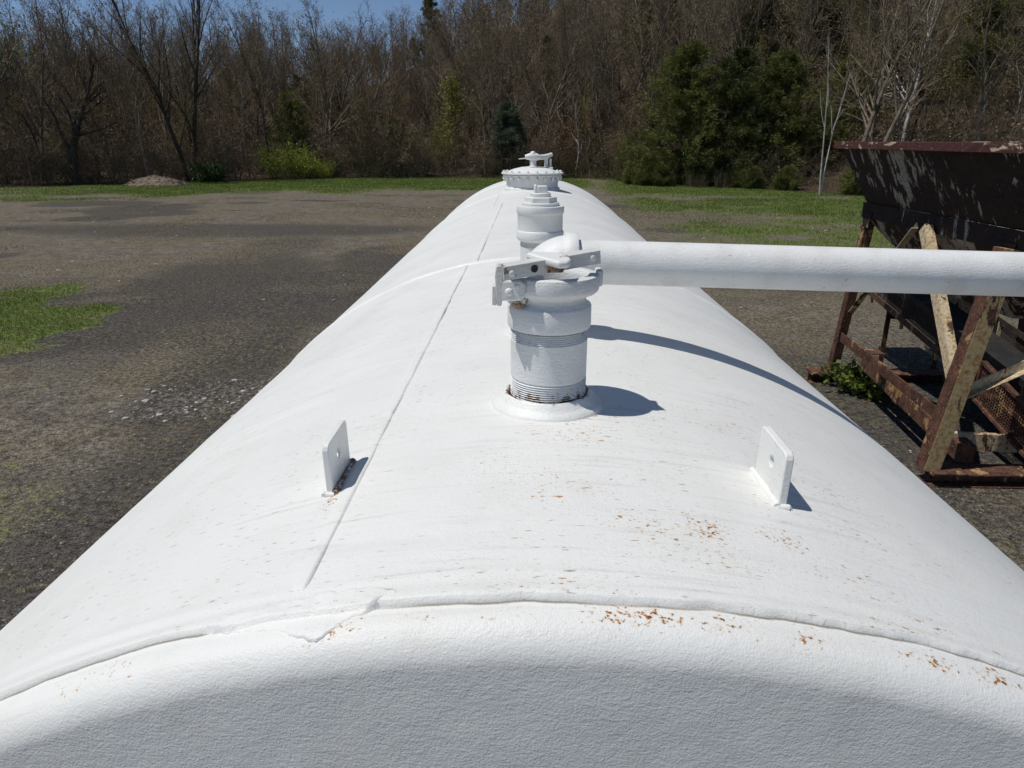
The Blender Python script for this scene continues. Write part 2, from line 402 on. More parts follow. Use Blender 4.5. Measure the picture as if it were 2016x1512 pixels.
def tag(o, label=None, cat=None, group=None, kind=None):
    if label: o['label'] = label
    if cat: o['category'] = cat
    if group: o['group'] = group
    if kind: o['kind'] = kind
    return o
def empty(name, loc, label=None, cat=None, group=None):
    o = bpy.data.objects.new(name, None); COL.objects.link(o); o.location = loc; o.empty_display_size = .2
    return tag(o, label, cat, group)
def reparent(children, root):
    """children were built in world space: keep them where they are under root"""
    for c in children:
        c.parent = root; c.matrix_parent_inverse = Matrix.Translation(root.location).inverted()

# ------------------------------------------------------------------ terrain
TL_X = [-140, -60, -37.8, -29.7, -18, 4, 13.3, 20.2, 30, 60, 140]
TL_Y = [30, 44, 51, 56, 63.5, 64.6, 53.5, 44.5, 36, 26, 20]
def treeline(x): return np.interp(x, TL_X, TL_Y)
def hill_z(x, y):
    x = np.asarray(x, float); y = np.asarray(y, float)
    t = np.maximum(y - treeline(x) - 1.5, 0)
    az = np.degrees(np.arctan2(x, np.maximum(y, 1)))
    sl = .165 + .115 * sstep(-14, 16, az)
    cap = 62 + 150 * sstep(-16, 4, az)
    tt = np.where(t < cap, t, cap + (t - cap) * .15)
    ease = tt * sstep(0, 14, tt)
    return sl * ease + (fbm(x * .06, y * .06, 5) - .5) * 3.0 * sstep(4, 25, t)

def axis(lo, hi, flo, fhi, step):
    a = np.arange(flo, fhi + step / 2, step)
    l = flo - np.cumsum(np.geomspace(step * 1.5, (flo - lo) * .25, 14)); l = l[l > lo]
    h = fhi + np.cumsum(np.geomspace(step * 1.5, (hi - fhi) * .25, 14)); h = h[h < hi]
    return np.concatenate([[lo], l[::-1], a, h, [hi]])

def in_ellipse(x, y, cx, cy, rx, ry, rot=0, soft=.5):
    c, s_ = cos(rot), sin(rot); kk = max(rx, ry)
    dx = x - cx + (fbm(x * 2.2 / kk + 5, y * 2.2 / kk, 61, 4) - .5) * .9 * rx; dy = y - cy + (fbm(x * 2.2 / kk + 50, y * 2.2 / kk, 62, 4) - .5) * .9 * ry
    u = (dx * c + dy * s_) / rx; v = (-dx * s_ + dy * c) / ry
    return sstep(1 + soft, 1 - soft * .5, np.sqrt(u * u + v * v))

def ground_masks(x, y):
    x = np.asarray(x, float); y = np.asarray(y, float)
    tl = treeline(x); d = tl - y
    n = fbm(x * .22, y * .3, 21, 4); n2 = fbm(x * .7 + 9, y * 1.0, 33, 4)
    left = sstep(8, 2, x)
    band = sstep(21, 11, d + (n - .5) * 14) * left * (.62 + .38 * sstep(-36, -22, x))
    right = (1 - left) * (.40 + .62 * sstep(.36, .62, n + .06)) * sstep(15, 22, y)
    pq = np.sqrt(((x + 11.7) / 3.4) ** 2 + ((y - 11.2) / 4.3) ** 2) + (fbm(x * .9, y * .9, 63, 4) - .5) * .75
    patch = sstep(1.12, .82, pq)
    nearl = in_ellipse(x, y, -5.6, 5.2, 1.1, 1.6, .3, .6) * .45
    grass = np.maximum.reduce([band, right * .95, patch * (.75 + .5 * n), nearl])
    tuft = sstep(.60, .78, n2) * .5 * (1 - left * .35)
    grass = np.maximum(grass, tuft * sstep(.0, 1, np.abs(y) / 20 + .2))
    dark = sstep(.52, .66, fbm(x * .16 + 3, y * .26 + 8, 55, 4)) * (d > 12)
    for (cx, cy, rx, ry, ro) in [(-12, 27, 9, 2.2, .05), (-7.5, 17, 2.0, 6.5, .1), (-4.4, 20.5, 1.3, 1.6, 0), (-3.2, 4.2, 1.3, 6.0, .0), (-4.8, 10.5, .9, 3, .1),
                                 (4.5, 18, 2.6, 2, 0), (5.6, 8, 2.6, 4, 0), (-2.2, 15, 1.2, 3, 0)]:
        dark = np.maximum(dark, in_ellipse(x, y, cx, cy, rx, ry, ro, .6) * .95)
    straw = sstep(.50, .72, fbm(x * .35 + 40, y * .5, 77, 4)) * .62 + in_ellipse(x, y, -9.5, 16.2, 3, 2, 0, .6) * .3
    straw = np.maximum(straw, in_ellipse(x, y, 3.2, 31, 5, 4, 0, .6) * .7)
    straw = np.maximum(straw, in_ellipse(x, y, 4.2, 14.5, 3, 2.5, 0, .6) * .55)
    straw = np.maximum(straw, in_ellipse(x, y, -2.8, 21.6, 2.2, .9, 0, .6) * .8)
    pale = in_ellipse(x, y, -4.35, 8.5, 1.0, .75, .5, .5) * .50 + in_ellipse(x, y, -5.5, 33, 9, 3, 0, .6) * .30
    pale = np.maximum(pale, in_ellipse(x, y, -4.3, 16.5, 2.2, 4, -.2, .6) * .28)
    return np.clip(grass, 0, 1), np.clip(dark, 0, 1), np.clip(straw, 0, 1), np.clip(pale, 0, 1)
def ground_z(x, y):
    return (fbm(np.asarray(x) * .35, np.asarray(y) * .35, 91, 4) - .5) * .10

gx = axis(-700, 700, -46, 30, .22); gy = axis(-300, 900, 2, 66, .22)
X, Y = np.meshgrid(gx, gy); Z = ground_z(X, Y)
Z = Z - sstep(0, 6, Y - treeline(X)) * .25
gm = ground_masks(X, Y)
me = mesh_np('ground', np.stack([X, Y, Z], -1).reshape(-1, 3), grid_faces(len(gy), len(gx)), True,
             dict(grass=gm[0], dark=gm[1], straw=gm[2], pale=gm[3]))
tag(link('ground', me, M['ground']), kind='structure')

hx = np.arange(-190, 200, 1.6); ht = np.concatenate([np.arange(-2, 60, 1.2), np.arange(60, 260, 3.5)])
HX, HT = np.meshgrid(hx, ht); HY = treeline(HX) + HT
HZ = hill_z(HX, HY) - sstep(1.0, -1.5, HT) * .5 + .03 + sstep(2, 6, HT) * (vnoise(HX * .8, HY * .8, None, 3) - .5) * .35
me = mesh_np('hillside', np.stack([HX, HY, HZ], -1).reshape(-1, 3), grid_faces(len(ht), len(hx)))
tag(link('hillside', me, M['litter']), kind='structure')

# ------------------------------------------------------------------ the white tank
R, TOP = TANK_R, TANK_TOP; AXZ = TOP - R
Y0, Y1 = 0.505, 7.75                   # shell ends (weld lines)
tank = empty('storage_tank', (0, (Y0 + Y1) / 2, 0), 'long white painted steel storage tank lying on its side', 'tank')
TK = []                                # parts, reparented at the end
PH = np.radians(np.concatenate([np.arange(-66, 66.01, .21), np.arange(68, 294, 3.0)]))     # angle from the crown
def cyl_pt(y, r, ph): return np.stack([r * np.sin(ph), y, AXZ + r * np.cos(ph)], -1)
def shell_disp(y, ph):
    arc = ph * R
    d = (fbm(arc * 2.2, y * 2.2, 301, 3) - .5) * .004
    d = d + (fbm(arc * 14, y * 14, 302, 3) - .5) * .0012
    return d
sy = np.concatenate([np.arange(Y0, 1.35, .005), np.arange(1.35, 3.2, .013), np.arange(3.2, Y1, .05), [Y1]])
YY, PP = np.meshgrid(sy, PH, indexing='ij')
arc = PP * R
disp = shell_disp(YY, PP)
# lap weld bead at the near edge, lumpy, with a second faint ridge behind it
u = YY - Y0
lump = .75 + .5 * fbm(arc * 11, YY * 0 + 3, 311, 3)
disp += (.0042 * sstep(.030, .010, u) * lump + .0016 * np.exp(-((u - .040) / .008) ** 2) * (.4 + vnoise(arc * 9, 0 * arc, None, 313)))
def lap_edge(a): return (fbm(a * 30, a * 0 + 1, 315, 4) - .5) * .007 + (fbm(a * 5, a * 0 + 4, 316, 2) - .5) * .008
edge = lap_edge(arc)
YYs = YY + edge * sstep(.03, .0, u)
stain = np.zeros_like(YY)
for (a0, wd, k) in [(2, 4, 1.0), (13, 3, .8), (18, 3, .9), (24, 4, .5), (-9, 2.5, .5), (8, 2, .5), (32, 4, .5)]:
    stain = np.maximum(stain, k * np.exp(-((np.degrees(PP) - a0) / wd) ** 2) * np.exp(-(u / .020) ** 2))
stain *= sstep(.003, .012, u)
for (ya, a0, wy, wd, k) in [(.645, 7.6, .045, 2.3, .88), (.645, 11.6, .04, 2.2, .86), (.85, 10, .1, 3, .5), (.70, 2, .1, 4, .5), (.735, -12.6, .06, .9, .95), (.58, 8, .03, 7, .6)]:
    stain = np.maximum(stain, k * np.exp(-((np.degrees(PP) - a0) / wd) ** 2 - ((YY - ya) / wy) ** 2))
disp = disp - .0022 * sstep(.030, .0, u)
disp[0, :] = -.006                      # the lap's edge turns down onto the head
YYs[0, :] = YYs[1, :] - .0012
V = cyl_pt(YYs, R + disp, PP).reshape(-1, 3)
TK.append(link('shell', mesh_np('shell', V, grid_faces(len(sy), len(PH), True), True, dict(stain=stain, dirt=stain * 0)), M['tank']))

RK, AMAX = .036, rad(81.5)               # knuckle radius; where the flat dish takes over
def head_profile(n1=34):
    P = [(Y0 + .010 - .001 * k, R - .0035) for k in range(19)]
    yk, rk = Y0 - .010, R - .0035 - RK
    for a in np.linspace(0, AMAX, n1)[0:]: P.append((yk - RK * sin(a), rk + RK * cos(a)))
    yj, rj = P[-1]; bj = pi / 2 - AMAX; L = rj / sin(bj)
    rs = np.concatenate([np.arange(rj - .006, rj - .35, -.006), np.linspace(rj - .40, .002, 14)])
    for r in rs:
        b = math.asin(r / L); P.append((yj - L * (cos(b) - cos(bj)), r))
    return np.array(P)
HP = head_profile()
def head_mesh(name, mirror=False):
    ny = np.gradient(HP[:, 1]); nr = -np.gradient(HP[:, 0]); ln = np.hypot(ny, nr); ny, nr = ny / ln, nr / ln
    ya, pa = np.meshgrid(HP[:, 0], PH, indexing='ij'); ra, _ = np.meshgrid(HP[:, 1], PH, indexing='ij')
    s_ = np.concatenate([[0], np.cumsum(np.hypot(np.diff(HP[:, 0]), np.diff(HP[:, 1])))])
    sa, _ = np.meshgrid(s_, PH, indexing='ij')
    ar = pa * ra
    d = (fbm(ar * 26 + 5, sa * 26, 331, 3) - .5) * .0010 + (fbm(ar * 3, sa * 4, 333, 2) - .5) * .003
    d *= sstep(0, .03, sa)
    st = np.zeros_like(ya)
    for (a0, wd, k) in [(3, 3.6, .95), (6.8, 2.4, .88), (10, 2, .72), (15.5, 2.4, .86), (18.5, 2.4, .86), (23, 5, .70), (-9.5, 2.2, .97), (-20, 5, .66), (31, 7, .64), (-2, 3, .66), (40, 5, .66), (-6, 2, .7)]:
        st = np.maximum(st, k * np.exp(-((np.degrees(pa) - a0) / wd) ** 2) * np.exp(-((sa - .024) / .026) ** 2))
    dirt = sstep(.0030, .0008, np.abs(sa - .0072 + lap_edge(pa * R))) * (.45 + .55 * sstep(.35, .6, fbm(ar * 9, sa * 0, 341, 3)))  # dirt line that also paints the shadow line under the lap edge
    nya, _ = np.meshgrid(ny, PH, indexing='ij'); nra, _ = np.meshgrid(nr, PH, indexing='ij')
    yy = ya - np.abs(nya) * d; rr = ra + np.abs(nra) * d
    if mirror: yy = Y0 + Y1 - yy
    return mesh_np(name, cyl_pt(yy, rr, pa).reshape(-1, 3), grid_faces(len(HP), len(PH), True), True, dict(stain=st, dirt=dirt))
TK.append(link('head', head_mesh('head'), M['head']))
TK.append(link('head', head_mesh('head', True), M['head']))

def head_point(s, ph, off):
    """a point on the near end's surface: s>0 along the shell from the weld, s<0 round the head"""
    s_ = np.concatenate([[0], np.cumsum(np.hypot(np.diff(HP[:, 0]), np.diff(HP[:, 1])))]) - .010
    yh = np.interp(-s, s_, HP[:, 0]); rh = np.interp(-s, s_, HP[:, 1])
    ny = np.gradient(HP[:, 1]); nr = -np.gradient(HP[:, 0]); ln = np.hypot(ny, nr)
    nyh = np.interp(-s, s_, -np.abs(ny / ln)); nrh = np.interp(-s, s_, np.abs(nr / ln))
    y = np.where(s > 0, Y0 + s, yh + off * nyh); r = np.where(s > 0, R + off, rh + off * nrh)
    return cyl_pt(y, r, ph)
# lumpy welded patch across the near seam
ps = np.arange(-.052, .050, .0016); pp = np.radians(np.arange(-16.5, -5.0, .085))
SS, P2 = np.meshgrid(ps, pp, indexing='ij'); a2 = np.degrees(P2)
lo = np.interp(a2, [-16.5, -15, -14.2, -12.5, -11, -10, -9, -7.8, -6.5, -5], [.012, -.004, -.012, -.016, -.026, -.036, -.020, -.004, .006, .02]) + (fbm(a2 * 1.6, SS * 0, 351, 4) - .5) * .012
hi = np.interp(a2, [-16.5, -15, -13, -11, -8.5, -7.2, -6.5, -5], [.012, .020, .022, .028, .034, .030, .010, .0]) + (fbm(a2 * 1.9, SS * 0 + 5, 353, 4) - .5) * .010
mk = sstep(0, .009, SS - lo) * sstep(0, .009, hi - SS)
off = -.006 + mk * (.0068 + .0036 * sstep(-.012, .008, SS) + (fbm(P2 * R * 45, SS * 45, 355, 3) - .5) * .0045)
me = mesh_np('weld_patch', head_point(SS, P2, off).reshape(-1, 3), grid_faces(len(ps), len(pp)), True, dict(stain=mk * 0, dirt=mk * 0))
TK.append(link('weld_patch', me, M['tank']))

def girth_weld(yc, h=.004, wd=.011, seed=1):
    yv = np.linspace(-.026, .026, 17); A, B = np.meshgrid(yv, PH, indexing='ij')
    d = -.003 + (.003 + h * (.8 + .4 * vnoise(B * R * 24, A * 0, None, seed))) * np.exp(-(A / wd) ** 4)
    y = yc + A + (vnoise(B * R * 8, A * 0, None, seed + 1) - .5) * .004
    dirt = np.exp(-((A - .014) / .004) ** 2) * .25 * sstep(.4, .7, vnoise(B * R * 6, A * 0, None, seed + 2))
    me = mesh_np('girth_weld', cyl_pt(y, R + d, B).reshape(-1, 3), grid_faces(17, len(PH), True), True, dict(stain=d * 0, dirt=dirt))
    TK.append(link('girth_weld', me, M['tank']))
for k, yc in enumerate((2.36, 5.62, 7.10)): girth_weld(yc, .0052, .013, 400 + 5 * k)
def long_weld(deg, ya, yb, seed, dirtk=.8):
    av = np.linspace(-.026, .017, 30); yv = np.arange(ya, yb, .006)
    B, A = np.meshgrid(yv, av, indexing='ij')
    d = -.003 + (.003 +   .0027 * (.75 + .5 * vnoise(B * 40, A * 0, None, seed))) * sstep(-.026, -.004, A) * sstep(.0115, .0030, A + (vnoise(B * 18, A * 0, None, seed + 1) - .5) * .002)
    d *= 1.0
    fade = sstep(ya, ya + .02, B) * sstep(yb, yb - .02, B); d = -.003 + (d + .003) * fade
    dirt = np.exp(-((A - .0090) / .0034) ** 2) * dirtk * sstep(.30, .62, fbm(B * 5, A * 0 + 3, seed + 2, 4)) * fade
    st = np.exp(-((A - .008) / .004) ** 2) * sstep(.52, .68, fbm(B * 3.3, A * 0 + 8, seed + 4, 3)) * .8
    ph = rad(deg) + A / R
    me = mesh_np('longitudinal_weld', cyl_pt(B, R + d, ph).reshape(-1, 3), grid_faces(len(yv), len(av)), True, dict(stain=st, dirt=dirt))
    TK.append(link('longitudinal_weld', me, M['tank']))
long_weld(-11.6, Y0 + .024, 2.345, 421, 1.0)
long_weld(-10.2, 2.38, 4.75, 431)
long_weld(-13.0, 4.60, 5.61, 441, .6)

# saddles under the tank
for yc in (1.7, 6.5):
    mb = MB(); n = 24; poly = [(-1.05, 0.0)]
    for k in range(n + 1):
        a = rad(-58 + 116 * k / n); poly.append((1.235 * sin(a), AXZ - 1.235 * cos(a)))
    poly.append((1.05, 0.0)); mb.prism(poly, (0, yc - .15, 0), (1, 0, 0), (0, 0, 1), (0, 1, 0), .3)
    TK.append(mb.build('saddle', M['concrete'], bevel=.01))

# ---- lifting lugs
def surf_z(x): return AXZ + sqrt(R * R - x * x)
def lug(x, ya, yb, H, th, lean, mir):
    z0 = surf_z(x) - .012
    u = Vector((0, 1, 0)); v = Vector((sin(lean), 0, cos(lean))); w = Vector((cos(lean), 0, -sin(lean)))
    L = yb - ya; o = Vector((x, ya, z0)) - w * th / 2; H = H + .012
    # outline with near corner chamfered and far corner rounded, and a real hole
    outl = [(0, 0), (L, 0)] + [(L - .008 + .008 * cos(a), H - .008 + .008 * sin(a)) for a in np.linspace(0, pi / 2, 5)] + [(.0085, H), (.003, H - .0025), (0, H - .0075)]
    hc = (L * .46, .012 + .040); hr = .0072; N = 40
    def ring_pt(ang):                # where a ray from the hole's centre meets the outline
        d = Vector((cos(ang), sin(ang))); best = None
        for i in range(len(outl)):
            p = Vector(outl[i]); q = Vector(outl[(i + 1) % len(outl)]); e = q - p
            den = d.x * e.y - d.y * e.x
            if abs(den) < 1e-12: continue
            t = ((p.x - hc[0]) * e.y - (p.y - hc[1]) * e.x) / den; s_ = ((p.x - hc[0]) * d.y - (p.y - hc[1]) * d.x) / den
            if t > 0 and -1e-6 <= s_ <= 1 + 1e-6 and (best is None or t < best): best = t
        return (hc[0] + d.x * best, hc[1] + d.y * best)
    angs = sorted(set([2 * pi * k / N for k in range(N)] + [math.atan2(p[1] - hc[1], p[0] - hc[0]) % (2 * pi) for p in outl]))
    n = len(angs); vs = []; fs = []
    for side in (0, 1):
        for a in angs: q = ring_pt(a); vs.append(o + u * q[0] + v * q[1] + w * th * side)
        for a in angs: vs.append(o + u * (hc[0] + hr * cos(a)) + v * (hc[1] + hr * sin(a)) + w * th * side)
    for k in range(n):
        j = (k + 1) % n
        fs += [(k, j, n + j, n + k), (2 * n + j, 2 * n + k, 3 * n + k, 3 * n + j), (j, k, 2 * n + k, 2 * n + j), (n + k, n + j, 3 * n + j, 3 * n + k)]
    mb = MB(); mb.add(vs, fs, [(.0)] * len(vs)); p = mb.build('lifting_lug', M['paint'], smooth=30, bevel=.0015)
    # fillet weld along both sides of its foot
    wm = MB()
    for sd in (-1, 1):
        pts = []; rr = []
        for k in range(15):
            y = ya - .003 + (L + .006) * k / 14
            xx = x + sd * (th / 2 + .0018); pts.append((xx, y, surf_z(xx) + .0008)); rr.append(.0036 + .0018 * R_.random())
        wm.tube(pts, rr, 10, stain=(.72 if sd == mir else .12))
    for yy in (ya - .002, yb + .002):
        wm.tube([(x - th * .7, yy, surf_z(x) + .0005), (x + th * .7, yy, surf_z(x) + .0005)], .0045, 10, stain=.3)
    wo = wm.build('weld_bead', M['paint'], p)
    TK.append(p); return p
lug(-.272, .742, .828, .066, .0085, rad(-1), 1)
lug(.272, .725, .815, .069, .0100, rad(1), 0)

# ---- fill pipe with a lever clamp coupling, nearest fitting
FX, FY = 0.000, 0.985
fill = MB()
prof = [(.0570, -.02), (.0570, .018)]; st = [0, .8]
for k in range(8):
    z = .019 + k * .0034; prof += [(.0572, z), (.0548, z + .0017)]; st += [.40 - k * .05, .74 - k * .08]
prof += [(.0570, .0475), (.0570, .103)]; st += [.15, 0]
for k in range(6):
    z = .104 + k * .003; prof += [(.0572, z), (.0550, z + .0015)]; st += [.02, .40]
prof += [(.0565, .124), (.0565, .14)]; st += [.3, 0]
fill.lathe(prof, (FX, FY, TOP), 96, stain=st)
fillo = fill.build('fill_pipe', M['paint_rough'], smooth=25); TK.append(fillo)
c = MB(); n = 9
c.lathe([(.0562, .012), (.0590, .0190), (.0630, .0215), (.0665, .0190), (.0700, .0130), (.0760, .0085), (.0815, .0060), (.0850, .0005), (.087, -.012)][::1], (FX, FY, TOP), 96,
        stain=[1, .9, .5, .15, 0, 0, 0, 0, 0], cap=False, wob=.0022, seed=9)
c.build('weld_collar', M['paint'], fillo, smooth=60)
c = MB()
c.lathe([(.0572, .1215), (.0600, .1225), (.0613, .126), (.0613, .1535), (.0602, .1560), (.0560, .1585), (.0530, .1620), (.0535, .1670), (.0580, .1715), (.060, .176), (.050, .176), (.048, .15), (.048, .124)],
        (FX, FY, TOP), 96, stain=[.55, .2, 0, 0, 0, 0, .1, .25, .2, 0, 0, .5, .8], wob=.0003, seed=3, cap=False)
c.build('coupling', M['paint_rough'], fillo, smooth=38)
c = MB()
c.lathe([(.0480, .1745), (.0625, .1735), (.0658, .1765), (.0670, .181), (.0670, .194), (.0655, .1985), (.0620, .2000), (.0530, .2000), (.0505, .1975), (.0480, .190), (.0480, .1745)],
        (FX + .004, FY, TOP), 96, stain=[.2, .1, 0, 0, 0, 0, 0, 0, 0, .1, .2], wob=.0003, seed=5, cap=False)
c.build('clamp_ring', M['paint_rough'], fillo, smooth=38)
c = MB(); c.lathe([(.0, .150), (.0505, .150)], (FX, FY, TOP), 48, cap=False); c.build('dark_bore_disc', M['dark'], fillo)  # dark disc, its colour standing for the shade inside the open pipe
# hinge block, hook and rivets at the near-left of the ring
c = MB()
c.prism([(-.030, 0), (-.002, 0), (.004, .006), (.006, .024), (-.002, .029), (-.028, .029), (-.031, .024)], (FX - .0400, FY - .060, TOP + .171), (1, 0, 0), (0, 0, 1), (0, 1, 0), .040)
c.build('hinge_block', M['paint_rough'], fillo, smooth=30, bevel=.003, segs=3)
c = MB()
c.prism([(.004, .004), (.012, -.006), (.024, -.009), (.034, -.004), (.038, .006), (.030, .013), (.006, .014)], (FX - .0675, FY - .050, TOP + .168), (1, 0, 0), (0, 0, 1), (0, 1, 0), .024, stain=[.2, .9, 1, .9, .5, .1, 0] * 2)
c.build('clamp_hook', M['grime'], fillo, smooth=30, bevel=.003, segs=3)
c = MB()
c.prism([(-.006, -.012), (.0, -.012), (.003, .03), (.001, .044), (-.007, .044), (-.009, .03)], (FX - .0680, FY - .060, TOP + .176), (1, 0, 0), (0, 0, 1), (0, 1, 0), .022, stain=.1)
c.prism([(-.0065, -.004), (.0, -.004), (.0, .024), (-.0065, .024)], (FX - .0745, FY - .056, TOP + .168), (1, 0, 0), (0, 0, 1), (0, 1, 0), .020, stain=.0)
c.build('clamp_link', M['grime'], fillo, smooth=30, bevel=.0015)
c = MB(); c.box((FX + .0705, FY + .006, TOP + .193), (.010, .028, .024)); c.build('ring_lug', M['paint_rough'], fillo, bevel=.003)
# the lever: a channel bar lying over the ring, hinged at the left
la, lb = Vector((FX - .0690, FY - .066, TOP + .2115)), Vector((FX + .0650, FY - .010, TOP + .2260))
ld_ = (lb - la).normalized(); lu = Vector((0, 0, 1)); lu = (lu - ld_ * lu.dot(ld_)).normalized(); lr = ld_.cross(lu)
def lev(t, s_, up): return la + ld_ * t + lr * s_ + lu * up
LL = (lb - la).length
def lever_strip(mb, s0, s1, h0, h1, t0=0.0, t1=1.0, n=24):
    vs, fs, st_ = [], [], []
    for k in range(n + 1):
        t = t0 + (t1 - t0) * k / n
        sv = 1.0 * math.exp(-((t - .52) / .12) ** 2) + .40 * math.exp(-((t - .06) / .12) ** 2) + .35 * math.exp(-((t - .30) / .06) ** 2)
        for (s_, h) in ((s0, h0), (s1, h0), (s1, h1), (s0, h1)): vs.append(lev(t * LL, s_, h)); st_.append(sv)
        if k: b = (k - 1) * 4; fs += [(b + i, b + (i + 1) % 4, b + 4 + (i + 1) % 4, b + 4 + i) for i in range(4)]
    fs += [(3, 2, 1, 0), tuple(n * 4 + i for i in range(4))]; mb.add(vs, fs, st_)
c = MB()
lever_strip(c, .0085, .0118, -.0095, .0095)           # near web (lr points to the camera's side)
lever_strip(c, -.0118, -.0085, -.0095, .0095)
lever_strip(c, -.0084, .0084, .0062, .0095, .05, 1.0)
lever = c.build('clamp_lever', M['grime'], fillo, smooth=30, bevel=.0008)
def rivet(p, n_, r, h, stn=0):
    n_ = n_.normalized(); a = n_.orthogonal().normalized(); b = n_.cross(a); vs = []; fs = []
    lv = [(1, 0), (.95, .5), (.7, .85), (.35, 1)]
    for rr, hh in lv:
        for k in range(14): an = 2 * pi * k / 14; vs.append(p + (a * cos(an) + b * sin(an)) * r * rr + n_ * h * hh)
    for i in range(3): fs += [(i * 14 + k, i * 14 + (k + 1) % 14, (i + 1) * 14 + (k + 1) % 14, (i + 1) * 14 + k) for k in range(14)]
    fs.append(tuple(42 + k for k in range(14))); mb = MB(); mb.add(vs, fs, stn); mb.build('rivet', M['paint'], fillo)
rivet(lev(.012, .0118, -.001), lr, .0045, .0025, .2); rivet(lev(LL - .012, .0118, 0), lr, .0046, .0022)
rivet(lev(.083, .0118, -.003), lr, .0052, .003, .7); rivet(lev(.076, .0118, .000), lr, .004, .002, .9)
rivet(Vector((FX - .0575, FY - .060, TOP + .184)), Vector((0, -1, 0)), .0055, .004); rivet(Vector((FX - .0465, FY - .060, TOP + .1915)), Vector((0, -1, 0)), .0035, .002)
c = MB(); c.lathe([(.0052, 0), (.0052, .0012)], (0, 0, 0), 20, axis='y')
c.v = [tuple(lev(.045, .0112, 0) + ld_ * v[0] + lr * v[1] + lu * v[2]) for v in c.v]; c.build('dark_hole_disc', M['dark'], fillo)  # dark disc on the solid web, painting the shade of a hole
# broad cast thumb plate on the lever
c = MB()
tp = [(-.036, .010), (-.033, .019), (-.010, .026), (.014, .022), (.025, .008), (.027, -.008), (.023, -.021), (.010, -.025), (-.012, -.009)]
cen = Vector((FX + .0005, FY - .042, TOP + .2255)); ux = Vector((.99, .0, -.06)).normalized(); uy = Vector((.03, .99, .10)).normalized(); uz = ux.cross(uy)
c.prism(tp, cen - uz * .006, ux, uy, uz, .0105, stain=.05)
c.box(cen + Vector((.006, -.004, -.010)), (.022, .012, .014), None, 1.0)
c.build('thumb_plate', M['paint'], fillo, smooth=40, bevel=.0042, segs=4)

# ---- vent pipe: elbow on its own riser behind the fill pipe, long arm to the right
VX, VY = -0.004, 1.405; PZ = TOP + .146; PR = .0444
c = MB()
c.lathe([(.072, -.012), (.070, .002), (.060, .006), (.0525, .014), (.0455, .015), (.0455, .07)], (VX, VY, TOP), 64, wob=.001, cap=False)
vent = c.build('vent_pipe', M['pipe'], smooth=40); TK.append(vent)
c = MB(); pts = []; rr = []
for k in range(15):
    a = pi * .5 * k / 14; rb = .058
    pts.append((VX + rb - rb * cos(a), VY, PZ - rb + rb * sin(a))); rr.append(.0535)
pts = [(VX, VY, PZ - .085)] + pts + [(VX + .064, VY, PZ)]; rr = [.0535] + rr + [.0535]
c.tube(pts, rr, 48)
c.tube([(VX, VY, PZ - .098), (VX, VY, PZ - .066)], .0575, 48)
c.build('elbow', M['pipe'], vent, smooth=45)
c = MB(); c.lathe([(.0505, .045), (.0565, .0455), (.0582, .048), (.0582, .069), (.0568, .0715), (.047, .0716)], (VX, VY, PZ), 64, axis='x')
c.build('elbow_band', M['pipe'], vent, smooth=35)
c = MB(); XE = 5.2
npp = 120; pts = [(VX + .05 + (XE - VX - .05) * k / npp, VY + .020 * k / npp, PZ - .129 * k / npp) for k in range(npp + 1)]
c.tube(pts, PR, 64); arm = c.build('arm', M['pipe'], vent, smooth=50)
c = MB(); c.tube([(XE - .02, VY + .02, PZ - .129), (XE + .05, VY + .02, PZ - .131), (XE + .09, VY + .02, PZ - .18), (XE + .095, VY + .02, 0.0)], [.052, .052, .05, PR], 32)
c.build('downpipe', M['pipe'], vent, smooth=50)

# ---- plugged valve body standing behind
BX, BY = 0.0, 2.02
c = MB(); st = []; prof = [(.0570, -.02), (.0570, .088)]
for k in range(5): prof += [(.0572, .089 + k * .003), (.0548, .0905 + k * .003)]
prof += [(.056, .106)]
c.lathe(prof, (BX, BY, TOP), 72, cap=False)
c.lathe([(.086, -.012), (.083, .002), (.070, .007), (.060, .016), (.057, .017)], (BX, BY, TOP), 64, cap=False, wob=.002)
valve = c.build('valve_riser', M['paint'], smooth=25); TK.append(valve)
c = MB()
c.lathe([(.058, .1045), (.0625, .1055), (.0672, .112), (.0678, .116), (.0678, .131), (.0662, .1340), (.0648, .1355), (.0648, .1795), (.0664, .182), (.0682, .185), (.0682, .199), (.0672, .2025), (.060, .2030), (.0, .2030)],
        (BX, BY, TOP), 72, wob=.0005, seed=8)
c.build('valve_body', M['paint'], valve, smooth=35)
c = MB()
c.lathe([(.0, .2030), (.0535, .2030), (.0545, .2050), (.0530, .2075), (.0545, .2095), (.0535, .2120), (.046, .2125), (.0, .2125)], (BX, BY, TOP), 64)
c.build('packing_ring', M['paint'], valve, smooth=35)
c = MB(); c.lathe([(.0465, .2122), (.0465, .2255), (.0445, .2275), (.0, .2276)], (BX + .001, BY, TOP), 6); c.build('hex_bushing', M['paint'], valve, smooth=20, bevel=.0012)
c = MB(); c.lathe([(.0285, .2270), (.0295, .2290), (.0295, .2365), (.0280, .2380), (.0, .2381)], (BX, BY, TOP), 40); c.build('plug_collar', M['paint'], valve, smooth=35)
c = MB()
rot = Matrix.Rotation(rad(8), 3, 'Z')
c.box((BX + .004, BY, TOP + .2475), (.029, .026, .021), rot); c.box((BX - .0145, BY - .002, TOP + .2490), (.0075, .022, .024), rot)
c.build('square_plug', M['paint'], valve, bevel=.0025)

